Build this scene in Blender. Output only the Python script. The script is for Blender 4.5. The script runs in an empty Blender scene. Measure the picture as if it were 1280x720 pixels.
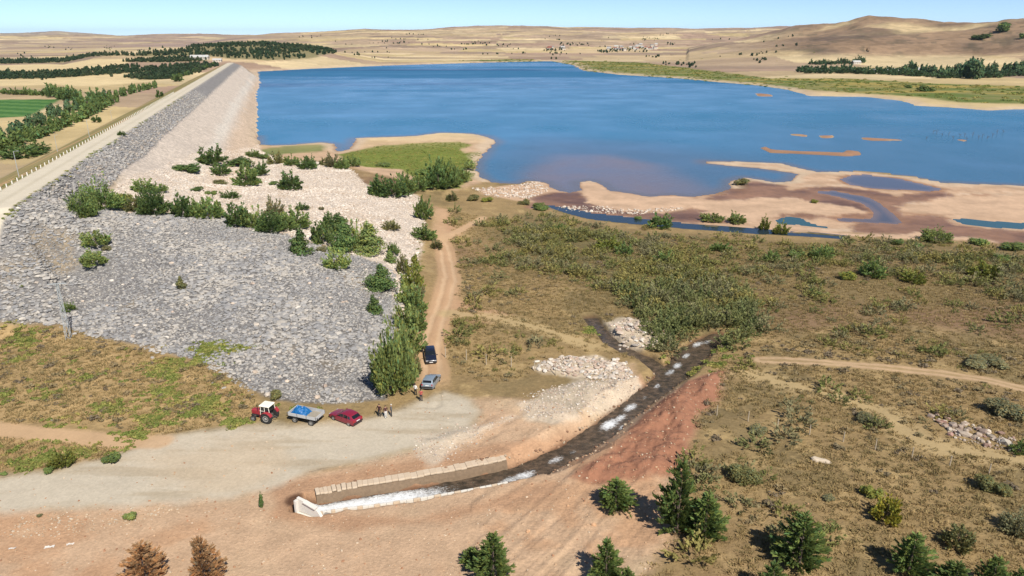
import bpy, bmesh, math, random
import numpy as np
from mathutils import Vector, Matrix, Quaternion

random.seed(7)
RNG = np.random.default_rng(7)
scene = bpy.context.scene
COL = scene.collection

# ------------------------------------------------------------------ camera, sky, sun, exposure
CAM_Z = 50.0
FPX = 900.0                       # focal length in pixels of the 1280 wide photograph
PITCH = math.atan(313.0 / 900.0)
cam_data = bpy.data.cameras.new("camera")
cam_data.sensor_width = 36.0
cam_data.lens = 36.0 * FPX / 1280.0
cam_data.clip_start = 0.5
cam_data.clip_end = 80000.0
camera = bpy.data.objects.new("camera", cam_data)
camera.location = (0, 0, CAM_Z)
camera.rotation_euler = (math.pi / 2 - PITCH, 0, 0)
COL.objects.link(camera)
scene.camera = camera

SUN_EL = math.radians(47)
SHADOW = Vector((-0.46, 0.888, 0)).normalized()        # ground direction in which shadows fall
world = bpy.data.worlds.new("World")
scene.world = world
world.use_nodes = True
wn = world.node_tree.nodes
wl = world.node_tree.links
wn.clear()
sky = wn.new("ShaderNodeTexSky")
sky.sky_type = 'NISHITA'
sky.sun_disc = False
sky.sun_elevation = SUN_EL
to_sun = -SHADOW
sky.sun_rotation = math.atan2(to_sun.x, to_sun.y)
sky.altitude = 2500
sky.air_density = 0.55
sky.dust_density = 0.0
sky.ozone_density = 2.6
bg = wn.new("ShaderNodeBackground")
bg.inputs["Strength"].default_value = 0.11
wo = wn.new("ShaderNodeOutputWorld")
wl.new(sky.outputs[0], bg.inputs[0])
wl.new(bg.outputs[0], wo.inputs[0])

sun_data = bpy.data.lights.new("sun", 'SUN')
sun_data.energy = 4.6
sun_data.angle = math.radians(0.53)
sun_data.color = (1.0, 0.945, 0.86)
sun = bpy.data.objects.new("sun", sun_data)
sd = Vector((SHADOW.x * math.cos(SUN_EL), SHADOW.y * math.cos(SUN_EL), -math.sin(SUN_EL)))
sun.rotation_euler = sd.to_track_quat('-Z', 'Y').to_euler()
sun.location = (0, -40, 120)
COL.objects.link(sun)

scene.view_settings.view_transform = 'Standard'
scene.view_settings.look = 'None'
scene.view_settings.gamma = 1.0
scene.view_settings.use_curve_mapping = False
scene.view_settings.exposure = 0.45
scene.cycles.max_bounces = 5
scene.cycles.diffuse_bounces = 3
scene.cycles.volume_bounces = 0
scene.cycles.use_denoising = True

# ------------------------------------------------------------------ small maths helpers
ALB = 0.70                        # photograph tone -> surface albedo


def S(r, g, b, k=ALB):
    def f(c):
        c /= 255.0
        return (c / 12.92 if c <= 0.04045 else ((c + 0.055) / 1.055) ** 2.4) * k
    return np.array([f(r), f(g), f(b)])


def sstep(a, b, x):
    t = np.clip((x - a) / (b - a), 0, 1)
    return t * t * (3 - 2 * t)


def hash2(ix, iy, seed):
    h = (ix.astype(np.int64) * 374761393 + iy.astype(np.int64) * 668265263 + seed * 974711) & 0xFFFFFFFF
    h = ((h ^ (h >> 13)) * 1274126177) & 0xFFFFFFFF
    h = h ^ (h >> 16)
    return (h & 0xFFFFFF) / float(0xFFFFFF)


def vnoise(x, y, seed=0):
    ix = np.floor(x); iy = np.floor(y)
    fx = x - ix; fy = y - iy
    fx = fx * fx * (3 - 2 * fx); fy = fy * fy * (3 - 2 * fy)
    a = hash2(ix, iy, seed); b = hash2(ix + 1, iy, seed)
    c = hash2(ix, iy + 1, seed); d = hash2(ix + 1, iy + 1, seed)
    return (a + (b - a) * fx) * (1 - fy) + (c + (d - c) * fx) * fy


def fbm(x, y, scale, octs=4, seed=0):
    """about -1..1"""
    out = np.zeros_like(x, dtype=float); amp = 1.0; tot = 0.0; s = 1.0 / scale
    for k in range(octs):
        out += amp * (vnoise(x * s + 17.3 * k, y * s - 9.1 * k, seed + k) * 2 - 1)
        tot += amp; amp *= 0.55; s *= 2.03
    return out / tot * 1.6


def sdpoly(poly, x, y, margin):
    """signed distance, positive inside; -margin further out than margin"""
    p = np.asarray(poly, float)
    x0, y0 = p.min(0) - margin; x1, y1 = p.max(0) + margin
    res = np.full(x.shape, -float(margin))
    idx = np.nonzero((x > x0) & (x < x1) & (y > y0) & (y < y1))[0]
    if len(idx) == 0:
        return res
    X = x[idx]; Y = y[idx]
    d2 = np.full(X.shape, 1e18); inside = np.zeros(X.shape, bool)
    n = len(p)
    for i in range(n):
        ax, ay = p[i]; bx, by = p[(i + 1) % n]
        ex, ey = bx - ax, by - ay
        L = ex * ex + ey * ey + 1e-12
        wx = X - ax; wy = Y - ay
        t = np.clip((wx * ex + wy * ey) / L, 0, 1)
        dx = wx - ex * t; dy = wy - ey * t
        d2 = np.minimum(d2, dx * dx + dy * dy)
        if ay != by:
            cond = ((ay > Y) != (by > Y)) & (X < (bx - ax) * (Y - ay) / (by - ay) + ax)
            inside ^= cond
    d = np.sqrt(d2)
    res[idx] = np.clip(np.where(inside, d, -d), -margin, None)
    return res


def sdline(line, x, y, margin):
    """distance to a polyline and parameter (0..n-1) of the nearest point"""
    p = np.asarray(line, float)[:, :2]
    x0, y0 = p.min(0) - margin; x1, y1 = p.max(0) + margin
    dist = np.full(x.shape, float(margin)); par = np.zeros(x.shape); side = np.zeros(x.shape)
    idx = np.nonzero((x > x0) & (x < x1) & (y > y0) & (y < y1))[0]
    if len(idx) == 0:
        return dist, par, side
    X = x[idx]; Y = y[idx]
    best = np.full(X.shape, 1e18); bt = np.zeros(X.shape); bs = np.zeros(X.shape)
    for i in range(len(p) - 1):
        ax, ay = p[i]; ex, ey = p[i + 1] - p[i]
        L = ex * ex + ey * ey + 1e-12
        wx = X - ax; wy = Y - ay
        t = np.clip((wx * ex + wy * ey) / L, 0, 1)
        d2 = (wx - ex * t) ** 2 + (wy - ey * t) ** 2
        m = d2 < best
        best = np.where(m, d2, best); bt = np.where(m, i + t, bt)
        bs = np.where(m, np.sign(ex * wy - ey * wx), bs)
    dist[idx] = np.minimum(np.sqrt(best), margin); par[idx] = bt; side[idx] = bs
    return dist, par, side


# ------------------------------------------------------------------ the lie of the land
CP, SP = math.cos(PITCH), math.sin(PITCH)


def ray(px, py):
    dx = (px - 640.0) / FPX; dy = (360.0 - py) / FPX
    return np.array([dx, CP + dy * SP, -SP + dy * CP])


def at_z(px, py, z):
    r = ray(px, py)
    t = (z - CAM_Z) / r[2]
    return r[0] * t, r[1] * t


def depth_at(x, y, z):
    return y * CP - (z - CAM_Z) * SP


def project(x, y, z):
    d = depth_at(x, y, z); u = y * SP + (z - CAM_Z) * CP
    return 640 + FPX * x / d, 360 - FPX * u / d


DAM_D = np.array([-0.3004, 0.9538])
DAM_P = np.array([0.9538, 0.3004])


def dam_pt(s, X):
    return DAM_D * s + DAM_P * X


CTRL = [  # photograph pixel and ground height above the lake
    (-150, 400, 6), (0, 399, 6), (60, 409, 6), (110, 419, 6), (180, 440, 6), (250, 457, 6), (320, 497, 6),
    (400, 507, 6), (480, 503, 6), (500, 450, 5.6), (518, 390, 5), (525, 330, 4.6), (530, 275, 4), (540, 250, 3),
    (100, 258, 15), (200, 264, 13), (280, 270, 12), (350, 288, 10.5), (420, 308, 9), (480, 332, 7.2), (497, 400, 6.2),
    (0, 330, 12.5), (100, 335, 10.5), (200, 350, 10), (300, 375, 9), (400, 400, 8.2),
    (220, 217, 10.5), (300, 205, 6), (331, 192, 1.6), (360, 203, 4), (400, 213, 4.6), (300, 238, 9.5),
    (400, 243, 7.5), (480, 252, 5.5), (440, 205, 2.6),
    (430, 528, 6), (540, 485, 5.6), (540, 440, 5.2), (555, 350, 4.6), (560, 290, 4), (600, 252, 2.2), (650, 240, 0.8),
    (700, 290, 2.5), (800, 302, 2.4), (1000, 312, 2.2), (1280, 318, 2.0), (1500, 320, 2),
    (700, 350, 4), (900, 350, 3.6), (1100, 350, 3.6), (1280, 350, 3.8), (1280, 420, 5.5), (1000, 440, 5.5),
    (700, 430, 5), (620, 400, 4.9), (1500, 500, 7), (1280, 520, 7), (1000, 560, 7), (800, 680, 7.3), (1280, 700, 8.5),
    (1000, 720, 8), (640, 720, 7), (320, 720, 6.5), (0, 720, 6), (-120, 600, 6), (0, 480, 6.3), (100, 560, 6),
    (200, 600, 6), (320, 600, 6), (300, 650, 6.2), (0, 640, 6), (500, 600, 6), (600, 560, 6), (650, 480, 5.6),
    (740, 460, 5.2), (870, 430, 4.6), (-300, 720, 6), (1600, 720, 9), (640, 1000, 7), (0, 1000, 6), (1280, 1000, 8),
    (740, 272, 1), (950, 291, 1), (1280, 302, 1), (1100, 250, .4), (1280, 260, .4), (800, 255, .5), (1000, 240, .4),
    (500, 200, 1.0), (560, 190, .8), (450, 190, .9), (580, 225, 1.1), (1700, 300, 1), (900, 200, .2), (1200, 200, .2),
    (700, 180, .2), (500, 160, .2), (1600, 200, .5)]
_c = []
for (a, b, z) in CTRL:
    xx, yy = at_z(a, b, z)
    _c.append((xx, yy, z))
for s_, X_, z_ in [(138, -52, 15.5), (146, -50, 18), (154, -49.8, 19.6), (165, -49.4, 20), (165, -44, 18), (200, -49.4, 20), (240, -49.4, 20), (300, -49.4, 20), (360, -49.4, 20), (440, -49.4, 20),
                   (200, -41.2, 15.7), (240, -41.2, 15.7), (300, -41.2, 15.7), (360, -41.2, 15.7), (440, -41.2, 15.7),
                   (300, -30, 9.8), (360, -30, 9.8), (440, -30, 9.8), (300, -13, .9), (360, -13, .9), (440, -13, .9)]:
    q = dam_pt(s_, X_)
    _c.append((q[0], q[1], z_))
_c = np.array(_c)


def _k(r2):
    return np.where(r2 > 1e-9, 0.5 * r2 * np.log(np.maximum(r2, 1e-9)), 0.0)


_n = len(_c)
_xy = _c[:, :2] / 100.0
_r2 = ((_xy[:, None, :] - _xy[None]) ** 2).sum(-1)
_A = np.zeros((_n + 3, _n + 3))
_A[:_n, :_n] = _k(_r2) + np.eye(_n) * 0.0015
_A[:_n, _n] = 1; _A[:_n, _n + 1:] = _xy
_A[_n, :_n] = 1; _A[_n + 1:, :_n] = _xy.T
_w = np.linalg.solve(_A, np.concatenate([_c[:, 2], np.zeros(3)]))


def tps(x, y):
    x = x / 100.0; y = y / 100.0
    out = _w[_n] + _w[_n + 1] * x + _w[_n + 2] * y
    for i in range(_n):
        out = out + _w[i] * _k((x - _xy[i, 0]) ** 2 + (y - _xy[i, 1]) ** 2)
    return out


# ridges: (bearing as u = 640 + 952.8 x / y, skyline row of the photograph), distance of foot and of ridge
RIDGES = [
    (dict(u=[-700, 0, 100, 160, 200, 250, 300, 340, 420, 520], y=[43.5, 45, 44, 44.5, 43, 42, 43.5, 44, 47, 52]), 3800, 7200),
    (dict(u=[220, 280, 300, 340, 400, 450, 520, 600, 680, 710, 780, 840, 943, 1012, 1100, 1280, 1700],
          y=[56, 48, 46, 43, 41, 37.5, 36.8, 33.3, 33.2, 36, 37, 36.5, 34.5, 33, 34, 36, 36]), 1750, 4600),
    (dict(u=[860, 900, 980, 1046, 1081, 1115, 1184, 1229, 1280, 1400, 1700],
          y=[60, 52, 40, 31.5, 27, 27.8, 27.5, 27.5, 23.5, 18, 24]), 1350, 2400),
    (dict(u=[40, 110, 200, 280, 330, 390, 430, 480, 540], y=[80, 66, 58, 54.5, 54, 58, 65, 72, 80]), 1050, 1800),
    (dict(u=[-700, -200, 0, 40, 70, 100, 140, 200], y=[44, 42, 43, 42, 40.6, 42, 44, 50]), 12000, 19000),
]


def hills(x, y):
    r = np.hypot(x, y)
    u = 640 + 952.8 * x / np.maximum(y, 1.0)
    z = np.zeros_like(r)
    rough = fbm(x, y, 620, 5, 31)
    fine = fbm(x, y, 170, 4, 53)
    for i, (tab, F, R) in enumerate(RIDGES):
        ys = np.interp(u, tab['u'], tab['y'], left=tab['y'][0] if i in (0, 4) else 120, right=tab['y'][-1] if i in (1, 2) else 120)
        T = CAM_Z + R * (47 - ys) / 952.8
        T = np.maximum(T, 0)
        wob = 1 + 0.16 * fbm(x, y, R * 0.25, 3, 70 + i)
        t = (r - F * wob) / (R - F * wob)
        up = sstep(0.0, 1.0, t)
        prof = np.where(t < 1, 0.35 * np.clip(t, 0, 1) + 0.65 * up, np.maximum(1 - (t - 1) * 0.8, 0.3))
        relief = np.clip(t * 3, 0, 1) * np.clip(1.25 - np.abs(t - 0.55), 0.25, 1)
        k = T * prof * (1 + ((0.20 if i == 2 else 0.10) * rough + (0.14 if i == 2 else 0.05) * fine) * relief)
        z = np.maximum(z, k)
    return z


def H0(x, y):
    x = np.asarray(x, float); y = np.asarray(y, float)
    r = np.hypot(x, y)
    X = x * DAM_P[0] + y * DAM_P[1]; s = x * DAM_D[0] + y * DAM_D[1]
    near = r < 520
    zt = np.zeros_like(x)
    if near.any():
        zt[near] = np.clip(tps(x[near], y[near]), -1, 20.3)
    hz = np.where(r > 600, 0, 0).astype(float)
    far = r > 500
    if far.any():
        hz[far] = hills(x[far], y[far])
    right = 1.3 + np.clip((r - 700) / 900, 0, 1) * 1.5
    zr = zt + (right - zt) * sstep(300, 470, r)
    zr = np.maximum(zr, hz)
    zl = 6 - 12 * sstep(100, 190, s)
    zl = np.maximum(zl, hz - 6 * (1 - sstep(900, 1500, r)))
    t = sstep(-69, -49.4, X)
    tfar = sstep(-120, 40, X)
    t = t + (tfar - t) * sstep(980, 1200, s)
    zn = zl + (zr - zl) * t
    zd = np.minimum(np.minimum(20 - (X + 49.4) / (0.9 + 1.0 * sstep(215, 265, s)), 20.0), 20 - (-56.8 - X) / 2.25)
    zd = np.minimum(zd, 20 - (154 - s) / 1.9)
    zd = np.minimum(zd, 20 - (s - 1020) / 6.0)
    return np.maximum(zn, zd)


_T = np.concatenate([np.linspace(30, 320, 700), np.geomspace(321, 26000, 900)])


def at(px, py):
    """ground point seen at that pixel"""
    d = ray(px, py)
    h = math.hypot(d[0], d[1])
    tx = d[0] / h * _T; ty = d[1] / h * _T; tz = CAM_Z + d[2] / h * _T
    g = H0(tx, ty)
    hit = np.nonzero(tz < g)[0]
    if len(hit) == 0:
        return float(tx[-1]), float(ty[-1])
    i = max(hit[0], 1)
    a = tz[i - 1] - g[i - 1]; b = g[i] - tz[i]
    f = a / (a + b + 1e-9)
    return float(tx[i - 1] + f * (tx[i] - tx[i - 1])), float(ty[i - 1] + f * (ty[i] - ty[i - 1]))


def PX(pts, z=None):
    return [at_z(a, b, z) if z is not None else at(a, b) for a, b in pts]
# ------------------------------------------------------------------ outlines of the ground's zones
LAKE = PX([(323, 92), (322, 89.5), (400, 85.5), (480, 82), (560, 79.5), (640, 77.5), (690, 76.5), (716, 81), (728, 88),
           (775, 93.5), (850, 98), (900, 103), (940, 106), (985, 112), (1010, 120), (1080, 121), (1128, 126), (1145, 132),
           (1200, 135), (1235, 138), (1290, 136), (1450, 142), (1700, 160), (1700, 232), (1480, 236), (1281, 232), (1246, 231), (1171, 228), (1133, 221),
           (1067, 216), (1020, 215), (1000, 211), (978, 204.5), (930, 202.5), (880, 201), (880, 203.5), (919, 208), (954, 211), (1000, 217.5),
           (988, 227), (966, 228), (945, 224), (930, 222), (914, 226), (911, 236), (893, 243), (868, 246), (841, 244), (813, 246), (789, 242), (762, 239), (748, 229),
           (738, 226), (724, 228), (727, 238), (712, 241), (695, 238), (682, 228), (660, 226), (648, 230), (614, 228), (603, 223), (596, 214),
           (598, 203), (601, 196), (620, 177), (607, 170), (585, 167), (548, 166), (520, 170), (480, 171), (445, 173), (436, 187), (421, 190),
           (419, 180), (400, 178), (360, 181), (324, 182), (320, 160), (323, 140), (319, 120), (324, 105)], 0)
ISLANDS = [PX(p, 0) for p in (
    [(949, 184), (958, 183.5), (964, 187), (1000, 189), (1054, 190.5), (1060, 187.5), (1074, 189), (1077, 194), (1060, 195.5), (1000, 192.5), (962, 191)],
    [(986, 167), (1000, 167.5), (1011, 169.5), (1008, 171), (990, 169.5)],
    [(1023, 169.5), (1040, 169), (1043, 172), (1028, 173)],
    [(1076, 171.5), (1100, 173), (1129, 174.5), (1127, 176), (1090, 176), (1077, 174)],
    [(944, 116.5), (964, 118), (966, 120.5), (948, 120.5)],
    [(1197, 174), (1208, 175), (1206, 176.8), (1198, 176)])]
POOLS = [(PX(p, 0.2), c) for p, c in (
    ([(1050, 225), (1062, 220), (1082, 219), (1120, 223), (1150, 230), (1178, 237), (1165, 239.5), (1130, 238), (1090, 236), (1062, 231)], 'pool'),
    ([(968, 276), (976, 273), (987, 271), (1010, 275), (1030, 279), (1060, 283), (1063, 288), (1035, 286), (1010, 283), (990, 281), (975, 281)], 'teal'),
    ([(1191, 275), (1205, 273.5), (1240, 277), (1300, 280), (1300, 288), (1240, 285), (1205, 281)], 'teal'),
    ([(1014, 240), (1042, 239), (1085, 247), (1100, 254), (1112, 265), (1128, 278), (1122, 281), (1090, 279), (1050, 277), (1045, 273), (1088, 274), (1093, 266), (1078, 255), (1050, 247)], 'pool'),
    ([(685, 261), (705, 263), (735, 270.5), (770, 274), (815, 280), (860, 284), (905, 288), (948, 291), (985, 295), (1015, 295.5), (1055, 299), (1054, 303), (1015, 300), (950, 296), (900, 292.5), (840, 288), (790, 283), (735, 277), (700, 267)], 'river'))]
MUD = PX([(655, 259), (664, 246), (690, 240), (712, 239), (727, 239), (738, 250), (780, 262), (836, 266), (858, 262), (880, 248), (900, 240), (912, 236), (930, 222), (966, 227),
          (990, 236), (1012, 232), (1060, 235), (1095, 240), (1120, 245), (1180, 240), (1190, 245), (1120, 258), (1130, 270), (1180, 270), (1195, 282), (1320, 290), (1320, 312), (1200, 300), (1100, 292), (1065, 288),
          (1065, 275), (960, 272), (900, 281), (800, 273), (735, 268), (690, 261)])
SAND2 = [PX(p) for p in ([(856, 256), (880, 250), (930, 249), (985, 247), (1012, 251), (1060, 259), (1086, 266), (1040, 272), (1000, 268), (968, 270), (940, 277), (905, 275), (876, 264)],
                        [(722, 228), (741, 225), (765, 240), (790, 244), (882, 247), (858, 260), (830, 266), (780, 263), (745, 258), (728, 244)],
                        [(1130, 262), (1180, 248), (1300, 240), (1300, 275), (1230, 272), (1190, 270)],
                        [(880, 286), (960, 287), (1060, 291), (1160, 293), (1250, 303), (1160, 299), (1060, 296), (960, 291)])]
SAND = PX([(600, 236), (640, 232), (676, 227), (700, 234), (722, 226), (741, 224), (790, 240), (900, 241), (912, 222), (880, 200), (980, 203), (1070, 214), (1170, 226), (1350, 230),
           (1350, 306), (1240, 300), (1160, 291), (1050, 289), (960, 288), (880, 284), (800, 276), (740, 268), (690, 260), (640, 250), (600, 243)])
MEADOW = PX([(425, 193), (470, 184), (520, 179), (572, 178), (594, 181), (574, 187), (580, 192), (602, 188), (598, 204), (592, 222), (575, 236), (548, 236), (520, 225), (500, 212), (455, 208), (430, 203)])
MEADOW2 = PX([(323, 186), (360, 183), (400, 182), (412, 183), (400, 190), (360, 193), (330, 194)])
SPIT = PX([(400, 176), (445, 171), (520, 167), (590, 164), (625, 176), (604, 200), (600, 230), (570, 238), (540, 234), (440, 210), (324, 196), (322, 180)])
GREY = PX([(-200, 250), (4, 262), (60, 252), (92, 254), (140, 262), (200, 266), (262, 270), (300, 278), (340, 288), (390, 304), (440, 318), (478, 330), (490, 345), (497, 372), (499, 400), (502, 430),
           (490, 480), (484, 500), (420, 505), (345, 500), (322, 490), (300, 478), (270, 462), (250, 452), (240, 448), (205, 442), (170, 430), (130, 421), (105, 414), (60, 404), (20, 400), (-200, 395)])
PALE = PX([(134, 240), (215, 205), (262, 192), (322, 180), (332, 192), (372, 202), (420, 207), (438, 212), (460, 232), (500, 236), (522, 245), (530, 270), (527, 300), (521, 330), (508, 380), (502, 420), (497, 420), (495, 370), (487, 340),
           (470, 328), (390, 302), (340, 286), (300, 276), (262, 269), (200, 265), (140, 262), (92, 254)])
GRAVEL = PX([(-120, 610), (0, 594), (60, 588), (120, 577), (170, 562), (196, 548), (250, 540), (320, 533), (400, 530), (470, 523), (512, 508), (530, 498), (556, 490), (585, 500), (600, 512), (590, 535), (555, 555),
             (500, 567), (440, 580), (385, 590), (345, 605), (300, 618), (220, 626), (130, 634), (0, 642), (-120, 648)])
TRACKS = [(PX(p), w, k) for p, w, k in (
    ([(540, 505), (541, 480), (540, 450), (540, 425), (547, 400), (556, 376), (563, 348), (557, 316), (551, 301)], 2.3, 'rut'),
    ([(551, 301), (560, 295), (571, 290), (588, 281), (604, 272)], 1.5, 'plain'),
    ([(551, 301), (549, 285), (552, 262)], 2.0, 'faint'),
    ([(952, 450), (1000, 451), (1060, 455), (1120, 460), (1178, 466), (1230, 474), (1300, 490)], 1.6, 'rut'),
    ([(930, 466), (965, 473), (1035, 492), (1085, 507), (1112, 518), (1140, 546), (1186, 562), (1300, 580)], 2.2, 'straw'),
    ([(-60, 532), (0, 537), (75, 544), (150, 552), (200, 552)], 1.6, 'plain'),
    ([(560, 392), (620, 398), (680, 412), (735, 430)], 2.0, 'straw'))]
SOIL = PX([(-150, 640), (130, 630), (300, 615), (390, 588), (470, 574), (560, 553), (600, 520), (590, 500), (640, 498), (665, 500), (720, 515), (790, 455), (800, 470), (815, 490), (800, 510),
           (845, 480), (890, 470), (915, 462), (895, 490), (866, 520), (858, 560), (850, 600), (850, 650), (850, 680), (835, 690), (805, 720), (790, 800), (-150, 900)])
REDSOIL = PX([(700, 600), (745, 572), (790, 535), (830, 498), (860, 478), (905, 462), (898, 490), (870, 520), (864, 560), (850, 592), (800, 600), (740, 605)])
BANK = PX([(345, 606), (420, 590), (520, 575), (600, 558), (680, 545), (745, 520), (790, 485), (800, 465), (812, 478), (770, 520), (700, 560), (630, 585), (560, 598), (420, 640), (520, 650), (640, 615), (700, 600), (690, 625), (560, 650), (400, 660), (340, 645)])
LIME = [PX(p) for p in (
    [(665, 450), (700, 446), (745, 446), (785, 456), (790, 468), (760, 474), (720, 472), (690, 470), (668, 462)],
    [(650, 505), (680, 490), (720, 478), (770, 475), (795, 470), (805, 482), (770, 500), (720, 520), (690, 528), (660, 522)],
    [(520, 548), (560, 538), (615, 530), (640, 522), (600, 545), (570, 560), (545, 578), (525, 570)],
    [(757, 405), (780, 397), (812, 402), (836, 420), (828, 432), (800, 436), (775, 434), (762, 420)])]
PINK = PX([(545, 300), (545, 258), (560, 262), (570, 285), (600, 275), (560, 305), (568, 340), (572, 375), (600, 385), (640, 395), (600, 405), (560, 400), (548, 430), (545, 470), (530, 480), (528, 440), (530, 400), (545, 360), (552, 330)])
SCRUB = PX([(600, 275), (680, 268), (760, 285), (900, 296), (1010, 303), (1120, 300), (1300, 312), (1300, 370), (1180, 385), (1040, 380), (930, 400), (905, 425), (850, 425), (800, 395), (740, 360), (660, 340), (610, 310)])
SCRUB2 = PX([(640, 285), (720, 288), (800, 300), (900, 330), (925, 380), (900, 425), (840, 410), (800, 385), (740, 350), (670, 325)])
LGRASS = PX([(-150, 395), (60, 408), (130, 424), (205, 445), (250, 456), (300, 480), (325, 500), (330, 522), (250, 536), (190, 545), (130, 530), (0, 528), (-150, 525)])
LGRASS2 = PX([(-150, 545), (0, 545), (90, 550), (170, 558), (120, 573), (40, 585), (-150, 600)])
GREENSHORE = PX([(565, 76), (640, 74), (720, 76), (800, 78), (900, 90), (960, 98), (1060, 98), (1160, 104), (1290, 108), (1700, 130), (1700, 150), (1290, 130), (1200, 128), (1150, 121), (1100, 118), (1000, 112), (900, 101), (820, 95), (760, 90), (735, 88), (715, 79), (660, 76)])
GREENFIELD = PX([(-120, 125), (76, 124), (62, 132), (38, 145), (-120, 156)])
STRAW = [PX(p) for p in (
    [(-100, 84), (60, 80), (150, 74), (178, 72), (140, 84), (40, 92), (-100, 97)],
    [(-100, 103), (60, 98), (150, 91), (190, 88), (158, 94), (200, 101), (120, 108), (60, 106), (-100, 110)])]
PLANT = [PX(p) for p in (
    [(-150, 78), (0, 76), (80, 74), (160, 69), (230, 63), (300, 55), (340, 55), (400, 60), (420, 66), (395, 71), (330, 74), (290, 74), (270, 71), (180, 70.5), (80, 78), (0, 80), (-150, 83)],
    [(-150, 93.5), (0, 93), (100, 88.5), (170, 83), (176, 83.5), (100, 91), (0, 95), (-150, 96)],
    [(-150, 98), (40, 96), (120, 91), (250, 80), (262, 81), (130, 93.5), (40, 98.5), (-150, 100)],
    [(155, 96), (190, 91), (255, 82), (270, 81), (240, 92), (210, 99), (180, 100)],
    [(155, 77), (210, 74), (260, 73), (255, 76), (200, 78)])]

# stream and its side brook: centre line, half width
STREAM_PX = [(372, 634), (399, 640), (430, 634), (470, 628), (520, 620), (570, 611), (615, 602), (650, 594), (690, 577), (722, 560), (750, 541), (775, 521), (800, 503), (825, 483), (845, 465), (862, 447), (880, 432), (902, 420)]
STREAM_Z = np.interp(np.arange(len(STREAM_PX)), [0, 2, 6, 12, 17], [5.35, 5.1, 4.95, 4.45, 3.75])
STREAM = np.array([at_z(a, b, z_) for (a, b), z_ in zip(STREAM_PX, STREAM_Z)])
STREAM_W = np.array([1.0, 1.05, 1.15, 1.3, 1.35, 1.4, 1.45, 1.5, 1.6, 1.6, 1.55, 1.5, 1.5, 1.7, 2.0, 2.1, 2.0, 1.6])
BROOK = np.array(PX([(738, 398), (748, 412), (762, 428), (785, 441), (806, 449), (820, 460), (832, 470)], 4.15))
BROOK_W = 1.2
BROOK_Z = np.interp(np.arange(len(BROOK)), [0, 6], [4.2, 4.12])


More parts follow.
